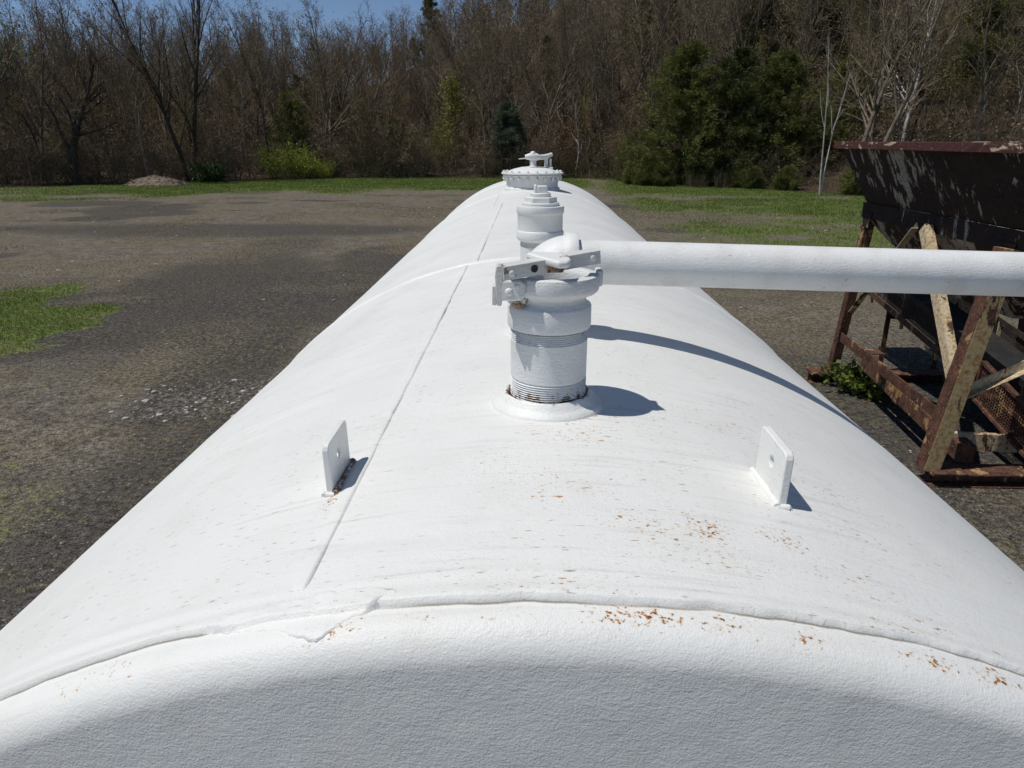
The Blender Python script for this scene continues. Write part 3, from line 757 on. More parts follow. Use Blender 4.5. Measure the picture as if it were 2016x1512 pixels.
# ---- manhole with bolted lid
MX, MY = -.012, 5.93
c = MB(); c.lathe([(.235, -.05), (.228, .004), (.218, .012), (.213, .014), (.213, .102)], (MX, MY, TOP), 96, cap=False, stain=[0, 0, .3, .2, 0])
man = c.build('manhole_neck', M['paint'], smooth=35); TK.append(man)
c = MB(); c.lathe([(.20, .100), (.238, .100), (.242, .103), (.242, .111), (.2, .112)], (MX, MY, TOP), 96); c.build('neck_flange', M['paint'], man, smooth=30)
c = MB(); c.lathe([(.1, .1122), (.246, .1122), (.246, .1150), (.1, .1152)], (MX, MY, TOP), 96); c.build('gasket', M['rubber'], man, smooth=30)
c = MB(); c.lathe([(.1, .1150), (.2535, .1152), (.2555, .118), (.2555, .127), (.2500, .130), (.215, .1315), (.195, .140), (.15, .156), (.09, .169), (.03, .1745), (0, .175)], (MX, MY, TOP), 96)
lid = c.build('manhole_lid', M['paint'], man, smooth=28)
mbolt = MB(); mbolt.lathe([(.0065, .060), (.0065, .0760), (.012, .0762), (.012, .0995), (.0065, .0997), (.0065, .1303), (.0125, .1305), (.0125, .138), (.010, .140), (.006, .140), (.006, .145), (0, .145)], (0, 0, 0), 8, stain=[0, 0, .3, .5, .2, 0, 0, 0, 0, 0, 0, 0])
b0 = None
for k in range(20):
    a = 2 * pi * (k + .5) / 20
    if b0 is None: b = b0 = mbolt.build('bolt', M['paint'], man, smooth=30)
    else: b = b0.copy(); COL.objects.link(b)
    b.parent = man; b.location = (MX + .2355 * cos(a), MY + .2355 * sin(a), TOP)
# hold-down yoke on the lid: two posts and a swing bar
c = MB(); c.lathe([(.040, .168), (.040, .176), (.030, .180), (.0275, .184), (.0275, .225), (.034, .232), (.036, .24)], (MX + .005, MY - .06, TOP), 24); c.build('yoke_post', M['paint'], man, smooth=35)
c = MB(); c.box((MX + .115, MY + .03, TOP + .200), (.030, .03, .09)); c.box((MX + .150, MY + .04, TOP + .195), (.018, .03, .08)); c.box((MX + .12, MY + .03, TOP + .160), (.10, .09, .016)); c.build('yoke_bracket', M['paint'], man, bevel=.004)
c = MB()
c.tube([(MX - .060, MY - .065, TOP + .249), (MX - .045, MY - .064, TOP + .250), (MX - .01, MY - .06, TOP + .252), (MX + .03, MY - .055, TOP + .249), (MX + .055, MY - .045, TOP + .246), (MX + .085, MY - .01, TOP + .246), (MX + .125, MY + .025, TOP + .254), (MX + .160, MY + .045, TOP + .268)],
       [.016, .021, .030, .030, .020, .021, .019, .014], 18)
c.lathe([(.022, .27), (.020, .285), (.012, .292), (0, .294)], (MX + .003, MY - .06, TOP), 18)
c.build('yoke_handle', M['paint'], man, smooth=60)
c = MB(); c.tube([(MX - .01, MY - .05, TOP + .235), (MX - .06, MY - .03, TOP + .238), (MX - .112, MY - .02, TOP + .232)], .0035, 8); c.build('locking_pin', M['paint'], man)
reparent(TK, tank)

# ------------------------------------------------------------------ rusty hopper on legs
hop = empty('aggregate_hopper', (5.5, 7.85, 0), 'rust brown steel hopper on splayed legs with peeling pale paint beside the white tank', 'hopper')
HPT = []
WX0, WX1, WY0, WY1, WZ = 4.40, 6.70, 6.22, 9.42, 2.50          # waist
RX0, RX1, RY0, RY1, RZ = 4.06, 7.04, 5.72, 9.62, 3.17          # under the rim
OX0, OX1, OY0, OY1, OZ = 5.05, 6.00, 7.15, 8.55, 1.50          # outlet
def frustum(mb, lo, hi, th=.012):
    (ax0, ax1, ay0, ay1, az), (bx0, bx1, by0, by1, bz) = lo, hi
    def q(x0, x1, y0, y1, z): return [Vector((x0, y0, z)), Vector((x1, y0, z)), Vector((x1, y1, z)), Vector((x0, y1, z))]
    A, B = q(ax0, ax1, ay0, ay1, az), q(bx0, bx1, by0, by1, bz)
    A2, B2 = q(ax0 + th, ax1 - th, ay0 + th, ay1 - th, az), q(bx0 + th, bx1 - th, by0 + th, by1 - th, bz)
    fs = []
    for i in range(4):
        j = (i + 1) % 4; fs += [(i, j, 4 + j, 4 + i), (8 + j, 8 + i, 12 + i, 12 + j), (4 + i, 4 + j, 12 + j, 12 + i), (j, i, 8 + i, 8 + j)]
    mb.add(A + B + A2 + B2, fs)
c = MB(); frustum(c, (WX0, WX1, WY0, WY1, WZ), (RX0, RX1, RY0, RY1, RZ)); HPT.append(c.build('bin', M['hopper'], smooth=0))
c = MB(); frustum(c, (OX0, OX1, OY0, OY1, OZ), (WX0 + .02, WX1 - .02, WY0 + .02, WY1 - .02, WZ - .20)); HPT.append(c.build('cone', M['cone'], smooth=0))
c = MB()
for (a, b, up) in [((RX0 - .045, RY0 - .045, RZ + .035), (RX0 - .045, RY1 + .045, RZ + .035), (0, 0, 1)), ((RX1 + .045, RY0 - .045, RZ + .035), (RX1 + .045, RY1 + .045, RZ + .035), (0, 0, 1)),
                   ((RX0 + .02, RY0 - .045, RZ + .036), (RX1 - .02, RY0 - .045, RZ + .036), (0, 0, 1)), ((RX0 + .02, RY1 + .045, RZ + .036), (RX1 - .02, RY1 + .045, RZ + .036), (0, 0, 1))]:
    c.beam(a, b, .10, .085, up)
HPT.append(c.build('rim', M['rim'], smooth=0, bevel=.006))
c = MB()
for (a, b) in [((WX0 - .003, WY0 - .04, WZ - .1), (WX0 - .003, WY1 + .04, WZ - .1)), ((WX1 + .003, WY0 - .04, WZ - .1), (WX1 + .003, WY1 + .04, WZ - .1)),
               ((WX0 + .02, WY0 - .003, WZ - .101), (WX1 - .02, WY0 - .003, WZ - .101)), ((WX0 + .02, WY1 + .003, WZ - .101), (WX1 - .02, WY1 + .003, WZ - .101))]:
    c.beam(a, b, .035, .19)
HPT.append(c.build('waist_frame', M['hopper'], smooth=0, bevel=.003))
LEGS = [((4.00, 6.34, .14), (4.32, 6.40, 2.34)), ((4.31, 9.42, .14), (4.46, 9.38, 2.34)), ((6.95, 6.32, .14), (6.66, 6.30, 2.32)), ((6.95, 9.42, .14), (6.66, 9.40, 2.32))]
for k, (a, b) in enumerate(LEGS):
    wd = .165 if k == 0 else .12
    c = MB(); c.beam(a, b, wd, wd, (-1, 0, 0), shape='channel' if a[0] > 6 else 'box', th=.016); lg = c.build('leg', M['leg'] if k == 0 else M['redsteel'], smooth=0, bevel=.006); HPT.append(lg)
    if k == 0:                                   # the paint is gone from the side that faces the tank
        lg.data.materials.append(M['redsteel'])
        for p in lg.data.polygons:
            if p.normal.x < -.5: p.material_index = 1
def lerp(l, z): a, b = Vector(l[0]), Vector(l[1]); return a + (b - a) * ((z - a.z) / (b.z - a.z))
for (side, dx) in ((0, 0), (2, 0)):
    n_, f_ = LEGS[side], LEGS[side + 1]
    pn = Vector((n_[1][0], 7.78, 2.36)); pf = Vector((n_[1][0], 8.02, 2.36))
    c = MB(); c.beam(pn, lerp(n_, 1.06) + Vector((.0, .07, 0)), .13, .09, (-1, 0, 0), shape='channel', th=.012); HPT.append(c.build('brace', M['cream'], smooth=0, bevel=.003))
    c = MB(); c.beam(pf, lerp(f_, 1.04) + Vector((.0, -.07, 0)), .085, .085, (-1, 0, 0), shape='angle', th=.010); HPT.append(c.build('brace', M['cream'], smooth=0, bevel=.003))
    c = MB(); c.beam(lerp(n_, .70) + Vector((0, .1, 0)), lerp(f_, .69) + Vector((0, -.1, 0)), .09, .13, (0, 0, 1), shape='angle', th=.014)
    if side == 0: c.box((4.31, 8.35, .765), (.16, .22, .012)); 
    HPT.append(c.build('lower_rail', M['redsteel'], smooth=0, bevel=.003))
for (k0, k1, yb) in ((0, 2, 6.32), (1, 3, 9.42)):
    c = MB(); c.beam((3.98, yb, .075), (7.2, yb, .075), .26, .15, shape='i', th=.02); c.box((4.15, yb, .16), (.32, .30, .018)); HPT.append(c.build('skid', M['redsteel'], smooth=0, bevel=.004))
    if k0 == 0:
        c = MB(); c.beam(lerp(LEGS[k0], .95) + Vector((.09, 0, 0)), lerp(LEGS[k1], 2.25) + Vector((-.09, 0, 0)), .08, .10, shape='angle', th=.010)
        HPT.append(c.build('cross_brace', M['cream'], smooth=0, bevel=.003))
# gusset plates with bolt heads where the braces meet the waist
for yb in (6.50, 7.90, 9.28):
    c = MB(); c.prism([(-.13, 0), (.13, 0), (.07, -.19), (-.07, -.19)], (WX0 - .034, yb, WZ - .12), (0, 1, 0), (0, 0, 1), (1, 0, 0), .010)
    HPT.append(c.build('gusset', M['hopper'], smooth=0, bevel=.002))
reparent(HPT, hop)

# inclined conveyor lying below the hopper
con = empty('belt_conveyor', (5.5, 8.0, 0), 'inclined belt conveyor with mesh side panels under the rusty hopper', 'conveyor')
CP = []
def cz(y): return .28 + (y - 5.6) * .165
for xs, sg in ((5.18, -1), (5.92, 1)):
    for (dz, hh) in ((0, .085), (.36, .07)):
        c = MB(); c.beam((xs, 5.4, cz(5.4) + dz), (xs, 10.9, cz(10.9) + dz), .06, hh, shape='angle', th=.010); CP.append(c.build('side_rail', M['redsteel'] if dz == 0 else M['darksteel'], smooth=0))
    # expanded-mesh side panel: crossing strips with real gaps
    c = MB(); y = 5.5
    while y < 10.8:
        for s_ in (1, -1):
            yb = y + .30 * s_
            c.beam((xs + sg * .012 + s_ * .002, y, cz(y) + (.045 if s_ > 0 else .045)), (xs + sg * .012 + s_ * .002, yb, cz(yb) + .325), .003, .013, (0, 1, 0))
        y += .036
    CP.append(c.build('mesh_panel', M['darksteel'], smooth=0))
    for y in np.arange(5.7, 10.9, .95):
        c = MB(); c.beam((xs - sg * .012, y, cz(y) - .16), (xs - sg * .012, y + .03, cz(y) + .345), .05, .085, (0, 1, 0), shape='angle', th=.010); CP.append(c.build('bracket', M['cream'], smooth=0))
c = MB(); c.beam((5.55, 5.3, cz(5.3) + .20), (5.55, 11.0, cz(11.0) + .20), .60, .02); c.beam((5.55, 5.3, cz(5.3) + .06), (5.55, 11.0, cz(11.0) + .06), .60, .02); CP.append(c.build('belt', M['belt']))
for yb in (6.0, 9.8):
    c = MB()
    for xs in (5.16, 5.94): c.beam((xs, yb, 0), (xs, yb + .02, cz(yb) - .03), .07, .07, (0, 1, 0), shape='angle', th=.010)
    c.beam((5.2, yb + .05, cz(yb) - .12), (5.9, yb + .05, cz(yb) - .12), .06, .06, shape='angle', th=.008); CP.append(c.build('trestle', M['redsteel'], smooth=0))
# square guard screen on its near end
c = MB(); gx0 = 4.93
gq = [Vector((gx0, 7.25, .99)), Vector((gx0, 6.30, .72)), Vector((gx0, 6.30, .30)), Vector((gx0, 7.25, .56))]
for k in range(4): c.beam(gq[k], gq[(k + 1) % 4], .03, .055, (-1, 0, 0))
fr = c.build('guard_screen', M['redsteel'], smooth=0); CP.append(fr)
c = MB(); n = 26
for k in range(n + 1):
    t = k / n
    a, b = gq[0].lerp(gq[1], t), gq[3].lerp(gq[2], t); c.beam(a, b, .004, .010, (0, 1, 0))
for k in range(13):
    t = k / 12; a, b = gq[0].lerp(gq[3], t), gq[1].lerp(gq[2], t); a.x += .005; b.x += .005; c.beam(a, b, .004, .010, (0, 0, 1))
c.build('wire_mesh', M['redsteel'], fr, smooth=0)
reparent(CP, con)

# timber-brown drive beam lying between the legs, and a towing arm
c = MB(); c.beam((4.62, 9.10, .40), (4.44, 6.45, .25), .16, .19, shape='box'); c.box((4.53, 7.95, .335), (.175, .14, .205)); c.box((4.565, 8.55, .475), (.06, .25, .04))
bm_ = c.build('steel_beam', M['redsteel'], smooth=0, bevel=.008); tag(bm_, 'thick rust red steel beam lying at a slant on the ground between the hopper legs', 'beam')
tow = empty('drawbar', (4.9, 6.6, .3), 'cream and rust drawbar with a pin hole on the ground behind the near hopper leg', 'drawbar'); TP = []
c = MB(); c.prism([(-.45, -.09), (.28, -.09), (.42, -.04), (.42, .03), (.30, .10), (-.45, .10)], (4.75, 6.62, .30), (.97, -.1, 0), (0, 0, 1), (0, 1, 0), .06); TP.append(c.build('bar', M['cream'], smooth=0, bevel=.006))
c = MB(); c.beam((5.10, 6.60, .29), (6.6, 6.66, .22), .12, .13, shape='channel', th=.014); TP.append(c.build('channel', M['redsteel'], smooth=0))
c = MB(); c.box((5.06, 6.635, .415), (.20, .16, .02)); c.lathe([(.045, .42), (.045, .47), (.03, .475)], (5.05, 6.635, 0), 16); TP.append(c.build('hitch_plate', M['redsteel'], smooth=30))
reparent(TP, tow)
# ribbed cream panels of old equipment deeper in, stood on the ground
pan = empty('ribbed_panel', (7.4, 7.6, 0), 'old cream sheet metal panel with vertical ribs behind the hopper legs', 'panel'); PT_ = []
c = MB(); c.box((7.40, 7.6, .95), (.03, 3.0, 1.9)); PT_.append(c.build('sheet', M['cream'], smooth=0))
for k in range(9):
    c = MB(); c.beam((7.36, 6.2 + k * .35, 0), (7.36, 6.2 + k * .35, 1.9), .09, .05, (-1, 0, 0)); PT_.append(c.build('rib', M['cream'], smooth=0))
reparent(PT_, pan)

# ------------------------------------------------------------------ vegetation
class Segs:
    def __init__(s): s.d = []
    def add(s, a, b, ra, rb): s.d.append((a[0], a[1], a[2], b[0], b[1], b[2], ra, rb))
    def mesh(s, sides):
        D = np.array(s.d, float)
        if len(D) == 0: return np.zeros((0, 3)), np.zeros((0, 4), int)
        A, B, ra, rb = D[:, 0:3], D[:, 3:6], D[:, 6], D[:, 7]
        t = B - A; t /= np.maximum(np.linalg.norm(t, axis=1, keepdims=True), 1e-9)
        ref = np.where(np.abs(t[:, 2:3]) < .9, np.array([[0, 0, 1.0]]), np.array([[1.0, 0, 0]]))
        u = np.cross(t, ref); u /= np.linalg.norm(u, axis=1, keepdims=True); v = np.cross(t, u)
        n = len(D); V = np.zeros((n, 2, sides, 3))
        for k in range(sides):
            a = 2 * pi * k / sides; o = u * cos(a) + v * sin(a)
            V[:, 0, k] = A + o * ra[:, None]; V[:, 1, k] = B + o * rb[:, None]
        base = np.arange(n)[:, None] * 2 * sides; F = []
        for k in range(sides):
            j = (k + 1) % sides; F.append(np.concatenate([base + k, base + j, base + sides + j, base + sides + k], 1))
        return V.reshape(-1, 3), np.concatenate(F)
def rot_about(v, axis_, ang): return Matrix.Rotation(ang, 3, axis_) @ v

def grow(seed, H, spread=.5, first=.3, stems=1, levels=3, nb=(13, 6, 5), twig=.006, tr=None, lean=0.0, up=.28, wig=.12, minr=None):
    """bare tree as segments: trunk+limbs, and crown (branches, twigs); also the twig tips"""
    r = random.Random(seed); trunk, crown, tips = Segs(), Segs(), []
    tr = tr or H * .0125
    def branch(p, d, L, rad_, lev):
        n = 4 if lev == 0 else (3 if lev < levels else 2)
        if lev == 0: n = 7
        seg = trunk if lev == 0 else (trunk if lev == 1 else crown)
        pts = [p.copy()]; ds = []; rr = [rad_]
        endr = .18 if lev == 0 else .3
        for k in range(n):
            wv = Vector((r.gauss(0, 1), r.gauss(0, 1), r.gauss(0, .6))) * (wig if lev else wig * .45)
            d = (d + wv + Vector((0, 0, up * (.35 if lev else .15)))).normalized()
            p = p + d * (L / n); pts.append(p.copy()); ds.append(d.copy()); rr.append(rad_ * (1 - (1 - endr) * (k + 1) / n))
            seg.add(pts[-2], pts[-1], rr[-2], rr[-1])
        if lev >= levels: tips.append((pts[-1].copy(), d.copy())); return
        cnt = nb[min(lev, len(nb) - 1)]
        cnt = max(2, int(cnt * r.uniform(.8, 1.2)))
        for i in range(cnt):
            t = (first + (1 - first) * (i + r.random()) / cnt) if lev == 0 else (.15 + .85 * (i + r.random()) / cnt)
            t = min(t, .995); k = min(int(t * n), n - 1); f = t * n - k
            q = pts[k].lerp(pts[k + 1], f); rq = rr[k] * (1 - f) + rr[k + 1] * f
            ax = ds[k].orthogonal().normalized(); ax = rot_about(ax, ds[k], r.uniform(0, 2 * pi))
            ang = r.uniform(.45, .95) * (spread * 2) * (1.05 - .45 * t if lev == 0 else 1)
            nd = rot_about(ds[k], ax, ang)
            if lev == 0: LL_ = H * r.uniform(.30, .46) * (1.08 - .72 * t) * (.75 + spread * .5)
            else: LL_ = L * r.uniform(.40, .62) * (1.05 - .45 * t)
            branch(q, nd, LL_, max(min(rq * .62, rad_ * .55), twig), lev + 1)
    for s_ in range(stems):
        a = 2 * pi * (s_ + r.random() * .5) / max(stems, 1)
        d0 = Vector((lean, 0, 1)) if stems == 1 else Vector((cos(a) * .22 + lean, sin(a) * .22, 1))
        branch(Vector((cos(a) * .12 * (stems > 1), sin(a) * .12 * (stems > 1), -.15)), d0.normalized(), H * (.93 if stems == 1 else r.uniform(.78, .96)), tr * (1 if stems == 1 else .72), 0)
    return trunk, crown, tips

def quads_at(P, size, rnd, stretch=1.6, n=1, jitter=.12, droop=0.0):
    """leaf quads round points P"""
    P = np.repeat(np.asarray(P, float), n, 0); m = len(P)
    P = P + rnd.normal(0, jitter, (m, 3))
    a = rnd.normal(0, 1, (m, 3)); a[:, 2] -= droop; a /= np.linalg.norm(a, axis=1, keepdims=True)
    b = np.cross(a, rnd.normal(0, 1, (m, 3))); b /= np.maximum(np.linalg.norm(b, axis=1, keepdims=True), 1e-6)
    sz = size * rnd.uniform(.6, 1.35, (m, 1)); a = a * sz * stretch; b = b * sz
    V = np.stack([P - a * .5, P + b * .5, P + a * .5, P - b * .5], 1)
    return V.reshape(-1, 3), np.arange(m * 4).reshape(-1, 4)
def joinVF(*L):
    Vs, Fs, o = [], [], 0
    for V, F in L: Vs.append(V); Fs.append(F + o); o += len(V)
    return np.concatenate(Vs), np.concatenate(Fs)

PROTO = {}
def make_bare(key, seed, H, trunk_mat, twig_mat, leaf=None, leaf_size=.05, leaf_n=1, leaf_frac=1.0, **k):
    T, C, tips = grow(seed, H, **k)
    tm = mesh_np('trunk', *T.mesh(6)); cm_V, cm_F = C.mesh(3)
    tm.materials.append(M[trunk_mat])
    if leaf:
        rnd = np.random.default_rng(seed)
        P = np.array([tuple(p) for p, d in tips]); P = P[rnd.random(len(P)) < leaf_frac]
        LV, LF = quads_at(P, leaf_size, rnd, 1.5, leaf_n, leaf_size * 3)
        nV = len(cm_V); V, F = joinVF((cm_V, cm_F), (LV, LF)); cm = mesh_np('crown', V, F, False)
        cm.materials.append(M[twig_mat]); cm.materials.append(M[leaf])
        mi = np.zeros(len(F), np.int32); mi[len(cm_F):] = 1; cm.polygons.foreach_set('material_index', mi)
    else:
        cm = mesh_np('crown', cm_V, cm_F); cm.materials.append(M[twig_mat])
    PROTO[key] = (tm, cm, H)

def make_pine(key, seed, H, width, mat, dens=1.0, first=.06, open_=0.0):
    r = random.Random(seed); rnd = np.random.default_rng(seed); T = Segs(); W = []; tips = []
    p = Vector((0, 0, -.2)); n = 12; pts = [p.copy()]
    for k in range(n):
        q = Vector((r.gauss(0, .05), r.gauss(0, .05), H * (k + 1) / n)); T.add(pts[-1], q, .016 * H * (1 - k / n) + .01, .016 * H * (1 - (k + 1) / n) + .008); pts.append(q)
    z = H * first; C = Segs()
    while z < H * .985:
        t = z / H; Lm = width * .5 * (1 - t) ** .62 * (.55 + .9 * min(1, t / .18) * .5)
        for k in range(r.randint(4, 6)):
            if r.random() < open_: continue
            a = r.uniform(0, 2 * pi); L = Lm * r.uniform(.6, 1.22) + .12
            d = Vector((cos(a), sin(a), .05 + .45 * t + r.gauss(0, .12))); b0 = Vector((0, 0, z)); segn = 4; last = b0
            for i in range(segn):
                d2 = (d + Vector((r.gauss(0, .1), r.gauss(0, .1), -.06 + .14 * i / segn))).normalized(); nx = last + d2 * (L / segn)
                C.add(last, nx, max(.03 * L * (1 - i / segn) * .4, .006), max(.03 * L * (1 - (i + 1) / segn) * .4, .005))
                if i > 0 or r.random() < .6:
                    m = max(1, int(2.2 * dens))
                    for q in range(m + i): W.append((last.lerp(nx, r.random()) + Vector((r.gauss(0, .10 * L), r.gauss(0, .10 * L), r.gauss(.04, .05 * L))), d2.copy()))
                last = nx
        z += H * r.uniform(.020, .036)
    # each tuft: a spray of narrow needles pointing out and up
    P = np.array([tuple(w_[0]) for w_ in W]); D = np.array([tuple(w_[1]) for w_ in W]); K = 26
    P = np.repeat(P, K, 0); D = np.repeat(D, K, 0); m = len(P)
    a = D * .9 + rnd.normal(0, .62, (m, 3)); a[:, 2] += .18; a /= np.linalg.norm(a, axis=1, keepdims=True)
    b = np.cross(a, rnd.normal(0, 1, (m, 3))); b /= np.linalg.norm(b, axis=1, keepdims=True)
    s_ = rnd.uniform(.7, 1.3, (m, 1)) * (.016 * H + .13); a *= s_; b *= s_ * .065
    P = P + rnd.normal(0, .10, (m, 3))
    LV = np.stack([P - b * .4, P + a * .5 - b, P + a, P + a * .5 + b], 1).reshape(-1, 3); LF = np.arange(m * 4).reshape(-1, 4)
    BV, BF = C.mesh(3); V, F = joinVF((BV, BF), (LV, LF)); cm = mesh_np('crown', V, F, False)
    cm.materials.append(M['bark_dark']); cm.materials.append(M[mat]); mi = np.ones(len(F), np.int32); mi[:len(BF)] = 0; cm.polygons.foreach_set('material_index', mi)
    tm = mesh_np('trunk', *T.mesh(6)); tm.materials.append(M['bark_dark'])
    PROTO[key] = (tm, cm, H)

def make_bush(key, seed, H, W_, stem_mat, leaf, nst=60, leaf_size=.06, leaf_n=3, tw=.008):
    r = random.Random(seed); rnd = np.random.default_rng(seed); C = Segs(); L = []
    for k in range(nst):
        a = r.uniform(0, 2 * pi); rr = W_ * .34 * sqrt(r.random()); p = Vector((cos(a) * rr, sin(a) * rr, -.05))
        d = Vector((cos(a) * .5 * rr / W_ * 2 + r.gauss(0, .18), sin(a) * .5 * rr / W_ * 2 + r.gauss(0, .18), 1)).normalized()
        h = H * r.uniform(.55, 1.0) * (1 - .35 * (rr / (W_ * .34)) ** 2); n = 5
        for i in range(n):
            d = (d + Vector((r.gauss(0, .14), r.gauss(0, .14), 0))).normalized(); q = p + d * h / n
            C.add(p, q, tw * (1.6 - i * .25), tw * (1.35 - i * .25)); p = q
            if i:
                for j in range(2):
                    d2 = (d + Vector((r.gauss(0, .7), r.gauss(0, .7), .2))).normalized(); e = p + d2 * h * r.uniform(.12, .26); C.add(p, e, tw * .7, tw * .4); L += [e, p.lerp(e, .5), p]
            L.append(p.copy())
    V, F = C.mesh(3); sm = mesh_np('stems', V, F); sm.materials.append(M[stem_mat])
    lm = None
    if leaf:
        LV, LF = quads_at(np.array([tuple(p) for p in L]), leaf_size, rnd, 1.5, leaf_n, leaf_size * 1.6)
        lm = mesh_np('foliage', LV, LF, False); lm.materials.append(M[leaf])
    PROTO[key] = (sm, lm, H)

def place(key, name, x, y, label, cat, group=None, scale=1.0, rz=None, z=None, parts=('trunk', 'crown'), sxy=1.0, tilt=0):
    tm, cm, H = PROTO[key]
    if z is None: z = float(hill_z(x, y)) if y > float(treeline(x)) + 1.5 else 0.0
    e = empty(name, (x, y, z), label, cat, group); e.rotation_euler = (0, tilt, R_.uniform(0, 6.28) if rz is None else rz); e.scale = (scale * sxy, scale * sxy, scale)
    for nm, m in zip(parts, (tm, cm)):
        if m is None: continue
        o = bpy.data.objects.new(nm, m); COL.objects.link(o); o.parent = e
    return e
def px(x_px, dist): return (x_px - 1043) / 1350 * dist - .03        # world x for a column of the photograph at a given depth

# prototypes
for k in range(4): make_bare(f'tall{k}', 100 + k, 15.5, 'bark_grey', 'bark_brown', ('bud', 'bud_red', None, 'bud_red')[k], .06, 1, .8, spread=.46, first=.24, nb=(15, 7, 5, 4), levels=4, twig=.008, up=.30, wig=.20, tr=.17)
for k in range(3): make_bare(f'slim{k}', 120 + k, 13.0, ('bark_pale', 'bark_grey', 'bark_dark')[k], ('bark_grey', 'bark_brown', 'bark_brown')[k], (None, 'bud', 'bud')[k], .06, 1, .8, spread=.42, first=.34, nb=(13, 6, 5, 4), levels=4, twig=.008, up=.34, wig=.17, tr=.10)
for k in range(2): make_bare(f'warm{k}', 140 + k, 9.0, 'bark_brown', 'bark_warm', ('bud', 'leaf_yellow')[k], .06, 1, .7, spread=.48, first=.14, nb=(14, 7, 5, 4), levels=4, twig=.007, up=.26, wig=.20, tr=.08)
for k in range(2): make_bare(f'thick{k}', 150 + k, 6.0, 'bark_brown', 'bark_brown', spread=.55, first=.06, nb=(12, 7, 5, 3), levels=4, twig=.007, up=.22, wig=.24, tr=.05, stems=3)
make_bare('multi', 160, 18.0, 'bark_dark', 'bark_grey', spread=.36, first=.16, nb=(14, 7, 5, 4), levels=4, twig=.009, up=.38, wig=.17, stems=3, tr=.24)
make_bare('gnarl', 161, 11.0, 'bark_dark', 'bark_brown', spread=.60, first=.20, nb=(15, 7, 6, 4), levels=4, twig=.008, up=.12, wig=.24, tr=.30, lean=.12)
make_bare('feather', 163, 13.0, 'bark_pale', 'bark_pale', spread=.32, first=.10, nb=(15, 7, 6, 3), levels=4, twig=.007, up=.46, wig=.12, stems=3, tr=.07)
make_bare('leafing', 165, 8.3, 'bark_grey', 'bark_warm', 'leaf_yellow', .14, 4, .95, spread=.36, first=.22, nb=(15, 6, 5), levels=3, twig=.007, up=.35, tr=.09)
make_bare('palegreen', 166, 15.5, 'bark_grey', 'bark_grey', 'leaf_pale', .16, 6, .9, spread=.42, first=.25, nb=(15, 6, 5), levels=3, twig=.009, up=.3, tr=.26)
make_bare('yellowbud', 167, 4.6, 'bark_warm', 'bark_warm', 'leaf_yellow', .09, 2, .7, spread=.48, first=.10, nb=(12, 6, 5), levels=3, twig=.006, up=.3, stems=3, tr=.05)
make_bare('redbush', 168, 5.4, 'bark_red', 'bark_red', spread=.42, first=.10, nb=(14, 7, 6), levels=3, twig=.010, up=.4, stems=4, tr=.06)
make_bare('snag', 169, 6.6, 'birch', 'birch', spread=.45, first=.30, nb=(7, 3), levels=2, twig=.012, up=.1, wig=.22, tr=.065)
make_bare('birch', 170, 9.8, 'birch', 'bark_pale', spread=.22, first=.40, nb=(8, 5, 3), levels=3, twig=.006, up=.5, wig=.11, tr=.058)
make_bare('birch2', 171, 8.6, 'birch', 'bark_pale', spread=.22, first=.40, nb=(8, 5, 3), levels=3, twig=.006, up=.36, wig=.14, tr=.05, lean=.16)
make_bare('sycamore', 172, 14.0, 'birch', 'birch', spread=.52, first=.30, nb=(9, 5, 4), levels=3, twig=.010, up=.22, wig=.20, tr=.16, lean=.20)
make_pine('pine0', 201, 9.6, 10.2, 'needle_olive', 1.4, .04, .18); make_pine('pine1', 202, 9.4, 9.6, 'needle', 1.4, .04, .2); make_pine('pine2', 203, 7.6, 8.4, 'needle_olive', 1.3, .04, .2)
make_pine('pineblue', 204, 6.2, 5.2, 'needle_blue', 1.5); make_pine('pinedark', 205, 6.4, 5.8, 'needle_olive', .8, .10, .4); make_pine('ridgepine', 206, 15.0, 8.0, 'needle', 1.3, .2, .15)
make_pine('seedling', 207, 1.7, 2.4, 'needle_olive', 1.2, .02, .35)
make_bush('brightbush', 301, 3.3, 5.4, 'bark_warm', 'leaf_bright', 120, .085, 2); make_bush('greenbush', 302, 1.5, 2.7, 'bark_brown', 'leaf_green', 80, .09, 4)
make_bush('brush', 303, 2.6, 3.0, 'litterleaf', None, 70, tw=.010); make_bush('tallgrass', 304, 1.1, 1.2, 'straw', None, 60, tw=.006)
make_bush('leafybrush', 305, 2.4, 3.0, 'bark_warm', 'leaf_green', 55, .06, 1)

# trees one can single out
place('multi', 'bare_tree', px(372, 57), 59, 'tallest bare tree with several forking trunks by the gravel mound at the left', 'tree', scale=1.02, rz=1.0)
place('gnarl', 'bare_tree', px(140, 52), 54.0, 'gnarled bare tree with a thick dark leaning trunk at the left field edge', 'tree', scale=1.0, rz=3.0)
place('palegreen', 'leafing_tree', px(-8, 52), 54, 'tall tree with pale green new leaves at the far left edge', 'tree', scale=1.1)
place('leafing', 'leafing_tree', px(900, 67), 69, 'slender young tree in yellow green leaf standing among bare trees', 'tree', scale=1.0)
place('pineblue', 'pine_tree', px(1000, 68), 69, 'bushy blue green pine behind the round manhole of the tank', 'tree')
place('pinedark', 'pine_tree', px(790, 66), 67.5, 'small dark open pine between the bright green bush and the manhole', 'tree', scale=.78)
place('pinedark', 'pine_tree', px(585, 66), 68, 'dark open pine rising behind the bright green bush', 'tree', scale=1.05, rz=2)
place('ridgepine', 'pine_tree', px(862, 128), 132, 'dark tall pine on the skyline where the sky ends', 'tree', scale=.95)
place('pine0', 'pine_tree', px(1345, 52), 55.5, 'largest olive green pine at the field edge right of the manhole', 'tree', scale=1.0)
place('pine1', 'pine_tree', px(1445, 51), 55, 'dark dense pine in the middle of the pines beside the field', 'tree', scale=.98)
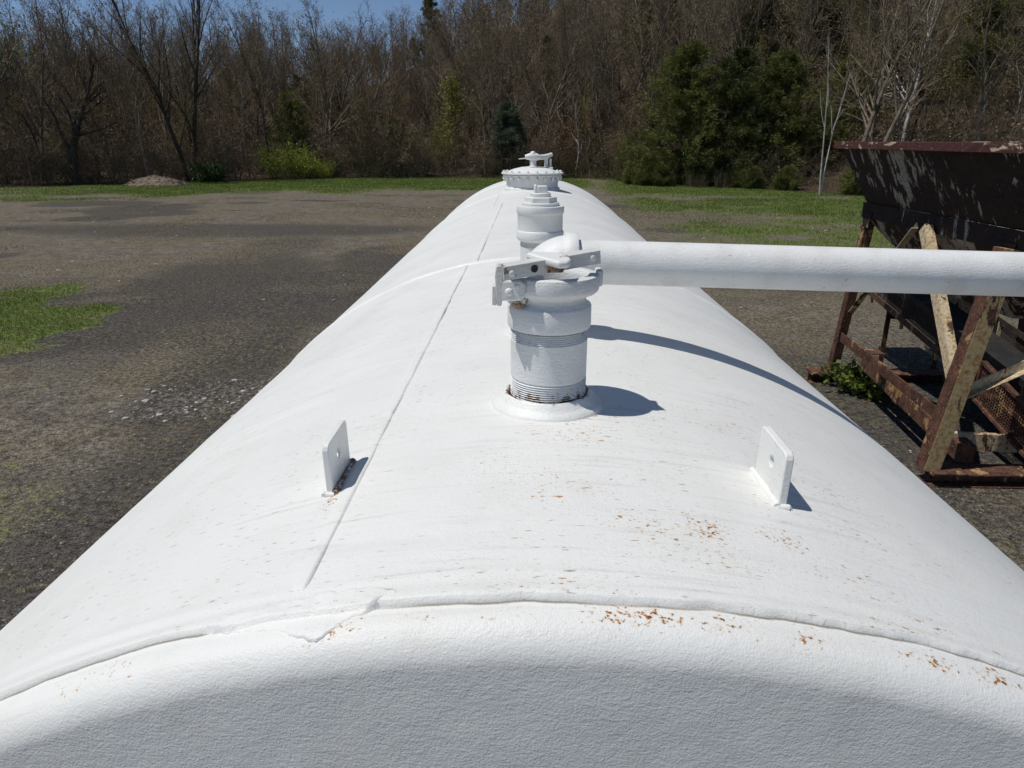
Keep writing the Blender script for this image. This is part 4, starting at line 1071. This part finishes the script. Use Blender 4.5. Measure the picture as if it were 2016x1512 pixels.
place('pine2', 'pine_tree', px(1530, 50), 54, 'shorter dark olive pine left of the twin white birch stems', 'tree', scale=1.10)
place('pine1', 'pine_tree', px(1585, 62), 68, 'dark pine up the slope behind the white birch stems', 'tree', scale=1.0, rz=1.3)
place('pine2', 'pine_tree', px(1660, 50), 54, 'shaggy pine between the white birch stems and the rusty hopper', 'tree', scale=.8, rz=2.2)
place('pine0', 'pine_tree', px(1900, 52), 56, 'dark pine above the rim of the rusty hopper', 'tree', scale=.92, rz=4.4)
place('pine2', 'pine_tree', px(1735, 55), 60, 'green pine left of the crooked white tree behind the hopper', 'tree', scale=.85, rz=.4)
place('pinedark', 'pine_tree', px(1318, 95), 100, 'dark round pine high on the wooded slope above the large pines', 'tree', scale=1.0, rz=.4)
place('birch', 'birch_tree', px(1613, 43), 45.0, 'straight white birch stem at the field edge right of the pines', 'birch', scale=1.0, rz=0, tilt=-.15)
place('birch2', 'birch_tree', px(1617, 43), 45.1, 'thinner white birch stem leaning right from the foot of the straight one', 'birch', scale=.92, rz=-.1)
place('sycamore', 'white_tree', px(1755, 46), 48.5, 'crooked white barked tree with a long bough to the left behind the hopper', 'tree', scale=.95, rz=.0)
place('birch2', 'birch_tree', px(1958, 44), 46.0, 'white birch leaning right above the hopper rim at the right edge', 'birch', scale=1.1, rz=.0)
for xp, yy, s in ((1875, 57, 1.05), (2000, 60, 1.15), (1800, 68, 1.0)):
    place('feather', 'bare_tree', px(xp, yy - 3), yy, 'feathery pale brown bare tree with many thin upright stems behind the hopper', 'tree', 'feathery bare trees behind the hopper', s)
place('snag', 'dead_tree', px(1132, 64), 66.5, 'thin white dead tree with broken branches just right of the manhole', 'tree', scale=1.05, rz=1)
place('snag', 'dead_tree', px(1088, 64), 66.3, 'shorter white dead tree right behind the manhole handle', 'tree', scale=.75, rz=4)
for xp, s in ((1110, 1.0), (1160, .9)):
    place('redbush', 'red_shrub', px(xp, 68), 69 + R_.random(), 'reddish brown twiggy shrub by the white dead trees', 'shrub', 'reddish shrubs by the dead trees', s)
place('brightbush', 'leafy_bush', px(570, 61), 63.0, 'broad bright yellow green bush at the field edge', 'bush', scale=1.0, parts=('stems', 'foliage'))
place('brightbush', 'leafy_bush', px(630, 62), 64.5, 'low yellow green bush on the right of the broad bright one', 'bush', scale=.6, rz=2, parts=('stems', 'foliage'))
place('greenbush', 'leafy_bush', px(415, 57), 58.6, 'small dark green bush right of the gravel mound', 'bush', scale=1.0, parts=('stems', 'foliage'))
for xp, s in ((838, .9), (875, 1.0), (700, .7), (1215, .6)):
    place('yellowbud', 'budding_shrub', px(xp, 65), 67 + R_.random(), 'shrub with scattered yellow green buds at the wood edge', 'shrub', 'budding shrubs at the wood edge', s)
for xp, d, sc_ in ((1290, 55.5, .62), (1392, 52.5, .66), (1490, 51.5, .58), (1560, 50, .55), (1250, 57, .5)):
    place('pine2', 'pine_tree', px(xp, d), (d - 1) / .942 + 1.5, 'low bushy pine filling in between the larger olive pines', 'tree', 'low pines among the larger ones', sc_)
for xp, d in [(1243, 53.5), (1270, 52.2), (1300, 51.5), (1450, 49.8), (1478, 49), (1545, 47.5), (1690, 43.5)]:
    place('seedling', 'pine_seedling', px(xp, d), (d - 1) / .942, 'knee high olive pine seedling at the foot of the pines', 'seedling', 'pine seedlings along the field edge', R_.uniform(.6, 1.15))
for xp, d in ((1362, 50.5), (1378, 50.3), (1418, 49.8), (1255, 53)):
    place('tallgrass', 'grass_clump', px(xp, d), (d - 1) / .942, 'tall dry straw coloured grass clump in front of the pines', 'grass clump', 'dry grass clumps before the pines', R_.uniform(.9, 1.3), parts=('stems', 'foliage'))

# front rows of the wood: each tree its own thing
def blocked(x, y):                      # leave the pines and the leafing tree in view
    for (a, b, yy) in ((1235, 1640, 57), (860, 935, 71), (960, 1045, 70), (500, 640, 66)):
        xp = 1043 + (x + .03) * 1350 / (y * .942 + 1)
        if a < xp < b and y < yy: return True
    return False
spots = []
def free(x, y, r): return all((x - a) ** 2 + (y - b) ** 2 > r * r for a, b in spots)
kinds = (['tall0', 'tall1', 'tall2', 'tall3'] * 2 + ['slim0', 'slim1', 'slim2'] * 3 + ['warm0', 'warm1'] + ['thick0', 'thick1'] * 2)
LAB = {'tall': ('bare_tree', 'tall bare grey brown tree in the front of the wood', 'tall bare trees in the front of the wood'),
       'slim': ('bare_tree', 'slim straight bare tree in the front of the wood', 'slim bare trees in the front of the wood'),
       'warm': ('budding_tree', 'small tree with tan budding twigs in the front of the wood', 'budding trees in the front of the wood'),
       'thic': ('bare_shrub', 'low many stemmed bare shrub under the trees of the wood', 'bare shrubs under the trees')}
tries = 0
while len(spots) < 262 and tries < 8000:
    tries += 1
    x = R_.uniform(-58, 42); t = 1.0 + 26 * R_.random() ** 1.25; y = float(treeline(x)) + t
    xp = 1043 + (x + .03) * 1350 / (y * .942 + 1)
    if not -160 < xp < 2180 or not free(x, y, 1.9) or blocked(x, y): continue
    spots.append((x, y)); k = R_.choice(kinds)
    if t < 6 and R_.random() < .5: k = R_.choice(['thick0', 'thick1', 'warm0', 'warm1'])
    nm, lb_, gp = LAB[k[:4]]
    place(k, nm, x, y, lb_, 'shrub' if k.startswith('thick') else 'tree', gp, R_.uniform(.60, .95) if x < 2 and not k.startswith('thick') else R_.uniform(.72, 1.10))

# the wood further up the slope reads as one mass
def merged(keys, pts, scales, name, parts):
    Vs, Fs, Ms, mats, o = [], [], [], [], 0
    rnd = np.random.default_rng(5); cache = {}
    for key in set(keys):
        L = []
        for m in PROTO[key][:2]:
            n = len(m.vertices); V = np.empty(n * 3, np.float32); m.vertices.foreach_get('co', V)
            F = np.empty(len(m.loops), np.int32); m.loops.foreach_get('vertex_index', F)
            mi = np.empty(len(m.polygons), np.int32); m.polygons.foreach_get('material_index', mi)
            idx = []
            for mt in m.materials:
                if mt not in mats: mats.append(mt)
                idx.append(mats.index(mt))
            L.append((V.reshape(-1, 3), F.reshape(-1, 4), np.array(idx)[mi]))
        cache[key] = L
    for key, (x, y, z), s in zip(keys, pts, scales):
        a = rnd.uniform(0, 2 * pi); c, s_ = cos(a) * s, sin(a) * s
        for V, F, mi in cache[key]:
            W = np.stack([V[:, 0] * c - V[:, 1] * s_ + x, V[:, 0] * s_ + V[:, 1] * c + y, V[:, 2] * s + z], 1)
            Vs.append(W.astype(np.float32)); Fs.append(F + o); Ms.append(mi); o += len(W)
    me = mesh_np(name, np.concatenate(Vs), np.concatenate(Fs), False)
    for mt in mats: me.materials.append(mt)
    me.polygons.foreach_set('material_index', np.concatenate(Ms).astype(np.int32))
    return link(name, me)
# lighter versions for the distance: fewer, thicker twigs
for k in range(3): make_bare(f'far{k}', 180 + k, 15.5, 'bark_grey', 'bark_brown', ('bud', 'bud_red', 'bud_red')[k], .14, 1, .8, spread=.46, first=.22, nb=(14, 7, 5), levels=3, twig=.016, up=.30, wig=.2, tr=.18)
make_bare('farwarm', 185, 10.5, 'bark_brown', 'bark_warm', spread=.48, first=.14, nb=(13, 7, 5), levels=3, twig=.015, up=.26, wig=.2, tr=.1)
make_bare('farthick', 186, 5.0, 'bark_brown', 'bark_brown', 'bud_red', .10, 1, .6, spread=.55, first=.05, nb=(9, 6, 4), levels=3, twig=.013, up=.2, wig=.24, tr=.05, stems=4)
make_pine('farpine', 208, 9.0, 6.0, 'needle', .7, .1, .2)
keys, pts, sc = [], [], []; tries = 0
fs_ = []
while len(keys) < 950 and tries < 40000:
    tries += 1
    y = 62 + 175 * R_.random() ** 1.15; x = R_.uniform(-.86, .86) * y
    t = y - float(treeline(x))
    if t < 20: continue
    rr = 2.5 + t * .010
    if any((x - a) ** 2 + (y - b) ** 2 < rr * rr for a, b in fs_): continue
    # a thinly wooded clearing high on the right, as in the photograph
    xp = 1043 + x * 1350 / (y * .942 + 1)
    if 1560 < xp < 1900 and 88 < y < 155 and R_.random() < .9: continue
    fs_.append((x, y)); keys.append(R_.choice(['far0', 'far1', 'far2'] * 4 + ['farwarm'] * 2 + ['farpine'] * 2)); pts.append((x, y, float(hill_z(x, y)) - .1)); sc.append(R_.uniform(.75, 1.12) * (1 - .26 * float(sstep(-2, -9, math.degrees(atan2(x, y))))))
tries = 0; n0 = len(keys)
while len(keys) < n0 + 430 and tries < 20000:             # thickets under the trees
    tries += 1
    x = R_.uniform(-75, 55); t = 1.5 + 45 * R_.random() ** 1.3; y = float(treeline(x)) + t
    if not -200 < 1043 + x * 1350 / (y * .942 + 1) < 2220 or blocked(x, y): continue
    if any((x - a) ** 2 + (y - b) ** 2 < 1.0 for a, b in fs_): continue
    fs_.append((x, y)); keys.append('farthick'); pts.append((x, y, float(hill_z(x, y)) - .1)); sc.append(R_.uniform(.5, 1.1))
tag(merged(keys, pts, sc, 'hillside_wood', None), 'bare brown wood covering the slope behind', 'wood', kind='stuff')

# undergrowth: brambles and thin stems between the trunks, nobody could count it
U = Segs(); r = random.Random(77)
for k in range(26000):
    x = r.uniform(-75, 62); t = .3 + 62 * r.random() ** 1.4; y = float(treeline(x)) + t; z = float(hill_z(x, y)) - .05
    h = r.uniform(.6, 3.2) * (1.15 if t < 6 else .95); d = Vector((r.gauss(0, .35), r.gauss(0, .35), 1)).normalized(); p = Vector((x, y, z)); q = p + d * h * .55
    U.add(p, q, .012, .009); e = q + (d + Vector((r.gauss(0, .4), r.gauss(0, .4), 0))).normalized() * h * .45; U.add(q, e, .009, .005)
    for j in range(4):
        s0 = p.lerp(e, r.uniform(.3, .95)); U.add(s0, s0 + Vector((r.gauss(0, .3), r.gauss(0, .3), r.uniform(.05, .4))) * h * .5, .007, .004)
me = mesh_np('undergrowth', *U.mesh(3)); tag(link('undergrowth', me, M['litterleaf']), 'tangled brown brush under the trees', 'undergrowth', kind='stuff')
rnd = np.random.default_rng(9); P = []
for k in range(5200):
    x = rnd.uniform(-60, 45); t = .2 + 14 * rnd.random() ** 1.8; y = float(treeline(x)) + t
    if fbm(x * .25, y * .2, 66, 3) < .52: continue
    P.append((x, y, float(hill_z(x, y)) + rnd.random() ** 1.5 * 1.6))
V, F = quads_at(np.array(P), .10, rnd, 1.5, 5, .22)
me = mesh_np('low_greenery', V, F, False); tag(link('low_greenery', me, M['leaf_green']), 'low green growth under the wood edge', 'undergrowth', kind='stuff')

# ------------------------------------------------------------------ field cover
def blades(n, mask_i, thr, lo, hi, wid, seed, xr, yr, name, mat, label, power=1.0):
    rnd = np.random.default_rng(seed); out_ = []; tot = 0
    while tot < n:
        m = 60000; x = rnd.uniform(*xr, m); y = yr[0] + (yr[1] - yr[0]) * rnd.random(m) ** power
        g = ground_masks(x, y)[mask_i]; keep = (g > thr - .05 + rnd.random(m) * .62) & (y < treeline(x) + 1) & ~((np.abs(x) < 1.0) & (y < 8)); out_.append(np.stack([x[keep], y[keep]], 1)); tot += keep.sum()
        if keep.sum() < 50: break
    P = np.concatenate(out_)[:n]; m = len(P); z = ground_z(P[:, 0], P[:, 1])
    D = np.hypot(P[:, 0], P[:, 1]); k = np.clip(D / 14, .8, 2.6)
    h = rnd.uniform(lo, hi, m) * (k ** .35); wd = wid * k; a = rnd.uniform(0, 2 * pi, m)
    dx, dy = np.cos(a) * wd, np.sin(a) * wd; lx, ly = rnd.normal(0, .45, m) * h, rnd.normal(0, .45, m) * h
    B = np.stack([P[:, 0], P[:, 1], z - .01], 1)
    V = np.stack([B + np.stack([-dx, -dy, 0 * dx], 1), B + np.stack([dx, dy, 0 * dx], 1), B + np.stack([lx, ly, h], 1)], 1).reshape(-1, 3)
    me = mesh_np(name, V, np.arange(m * 3).reshape(-1, 3), False); tag(link(name, me, M[mat]), label, 'grass', kind='stuff')
blades(150000, 0, .38, .03, .085, .007, 21, (-44, 28), (3, 66), 'grass', 'grass', 'short green grass in patches on the field', 1.0)
blades(26000, 0, .35, .03, .08, .0045, 22, (-14, -5), (4, 15), 'grass', 'grass', 'short green grass patch left of the tank', 1.0)
blades(120000, 2, .16, .012, .034, .007, 23, (-30, 22), (3, 45), 'dry_grass', 'straw', 'thin dry straw lying on the dirt', 1.2)

def stones(n, cx, cy, rx, ry, lo, hi, seed, name, mat, zf=None):
    r = random.Random(seed); mb = MB()
    base = bmesh.new(); bmesh.ops.create_icosphere(base, subdivisions=1, radius=1.0); bv = [v.co.copy() for v in base.verts]; bf = [tuple(v.index for v in f.verts) for f in base.faces]; base.free()
    for k in range(n):
        a = r.uniform(0, 2 * pi); q = sqrt(r.random()); x, y = cx + rx * q * cos(a), cy + ry * q * sin(a)
        s = lo * (hi / lo) ** (r.random() ** 2.2); sx, sy_, sz = s * r.uniform(.7, 1.4), s * r.uniform(.7, 1.4), s * r.uniform(.35, .8); rz = Matrix.Rotation(r.uniform(0, 6.3), 3, 'Z')
        z = (zf(x, y) if zf else float(ground_z(x, y))) + sz * .35
        vs = [rz @ Vector((v.x * sx * r.uniform(.75, 1.2), v.y * sy_ * r.uniform(.75, 1.2), v.z * sz * r.uniform(.8, 1.15))) + Vector((x, y, z)) for v in bv]
        mb.add(vs, bf)
    return mb.build(name, mat, smooth=0)
tag(stones(150, -4.35, 8.5, 1.35, .85, .007, .050, 1, 'crushed_stone', M['stone']), 'pale crushed stone spilled on the dirt left of the tank', 'gravel', kind='stuff')
tag(stones(300, -9, 22, 17, 18, .012, .060, 2, 'loose_gravel', M['stone']), 'scattered pale stones on the dirt', 'gravel', kind='stuff')
tag(stones(120, 6, 20, 9, 14, .012, .055, 3, 'loose_gravel', M['stone']), 'scattered pale stones in the right field', 'gravel', kind='stuff')

# gravel mound at the field edge
mxx, myy = px(312, 54), 55.2
mr = np.linspace(0, 1, 34); ma = np.linspace(0, 2 * pi, 72, endpoint=False); RR, AA = np.meshgrid(mr, ma, indexing='ij')
mxg, myg = mxx + RR * cos(0) * np.cos(AA) * 2.6, myy + RR * np.sin(AA) * 2.0
def mound_z(x, y):
    q = np.sqrt(((x - mxx) / 2.6) ** 2 + ((y - myy) / 2.0) ** 2)
    return np.where(q < 1, (1 - q ** 1.6) * .68 * (.7 + .6 * fbm(x * .9, y * .9, 71, 4)), 0) + (fbm(x * 3, y * 3, 73, 3) - .5) * .16 - .05
me = mesh_np('gravel_mound', np.stack([mxg, myg, mound_z(mxg, myg)], -1).reshape(-1, 3), grid_faces(34, 72, True))
mo = link('gravel_mound', me, M['rubble']); tag(mo, 'low mound of brown rubble at the left field edge', 'mound')
st_ = stones(520, mxx, myy, 2.5, 1.9, .02, .09, 4, 'rubble_stones', M['rubble'], lambda x, y: float(mound_z(x, y))); st_.parent = mo; st_['kind'] = 'stuff'

# ivy-like plant at the far hopper leg
r = random.Random(41); rnd = np.random.default_rng(41); C = Segs(); L = []
for k in range(60):
    a = r.uniform(0, 2 * pi); d = Vector((cos(a) * r.uniform(.2, 1.0), sin(a) * r.uniform(.2, 1.0), r.uniform(.3, 1.1))).normalized(); p = Vector((0, 0, 0)) + Vector((cos(a), sin(a), 0)) * .16 * r.random(); ln = r.uniform(.20, .46)
    for i in range(5):
        q = p + (d + Vector((r.gauss(0, .2), r.gauss(0, .2), -.08 * i))).normalized() * ln / 5; C.add(p, q, .005, .004); p = q; L += [tuple(p)] * (2 + i)
pl = empty('vine_plant', (4.50, 8.95, 0), 'leafy green plant growing at the foot of the far hopper leg', 'plant')
me = mesh_np('stems', *C.mesh(4)); me.materials.append(M['leaf_green']); o = link('stems', me, None, pl)
V, F = quads_at(np.array(L), .062, rnd, 1.15, 1, .03); V[:, 2] = np.abs(V[:, 2]) + .01
o = link('foliage', mesh_np('foliage', V, F, False), M['ivy'], pl)
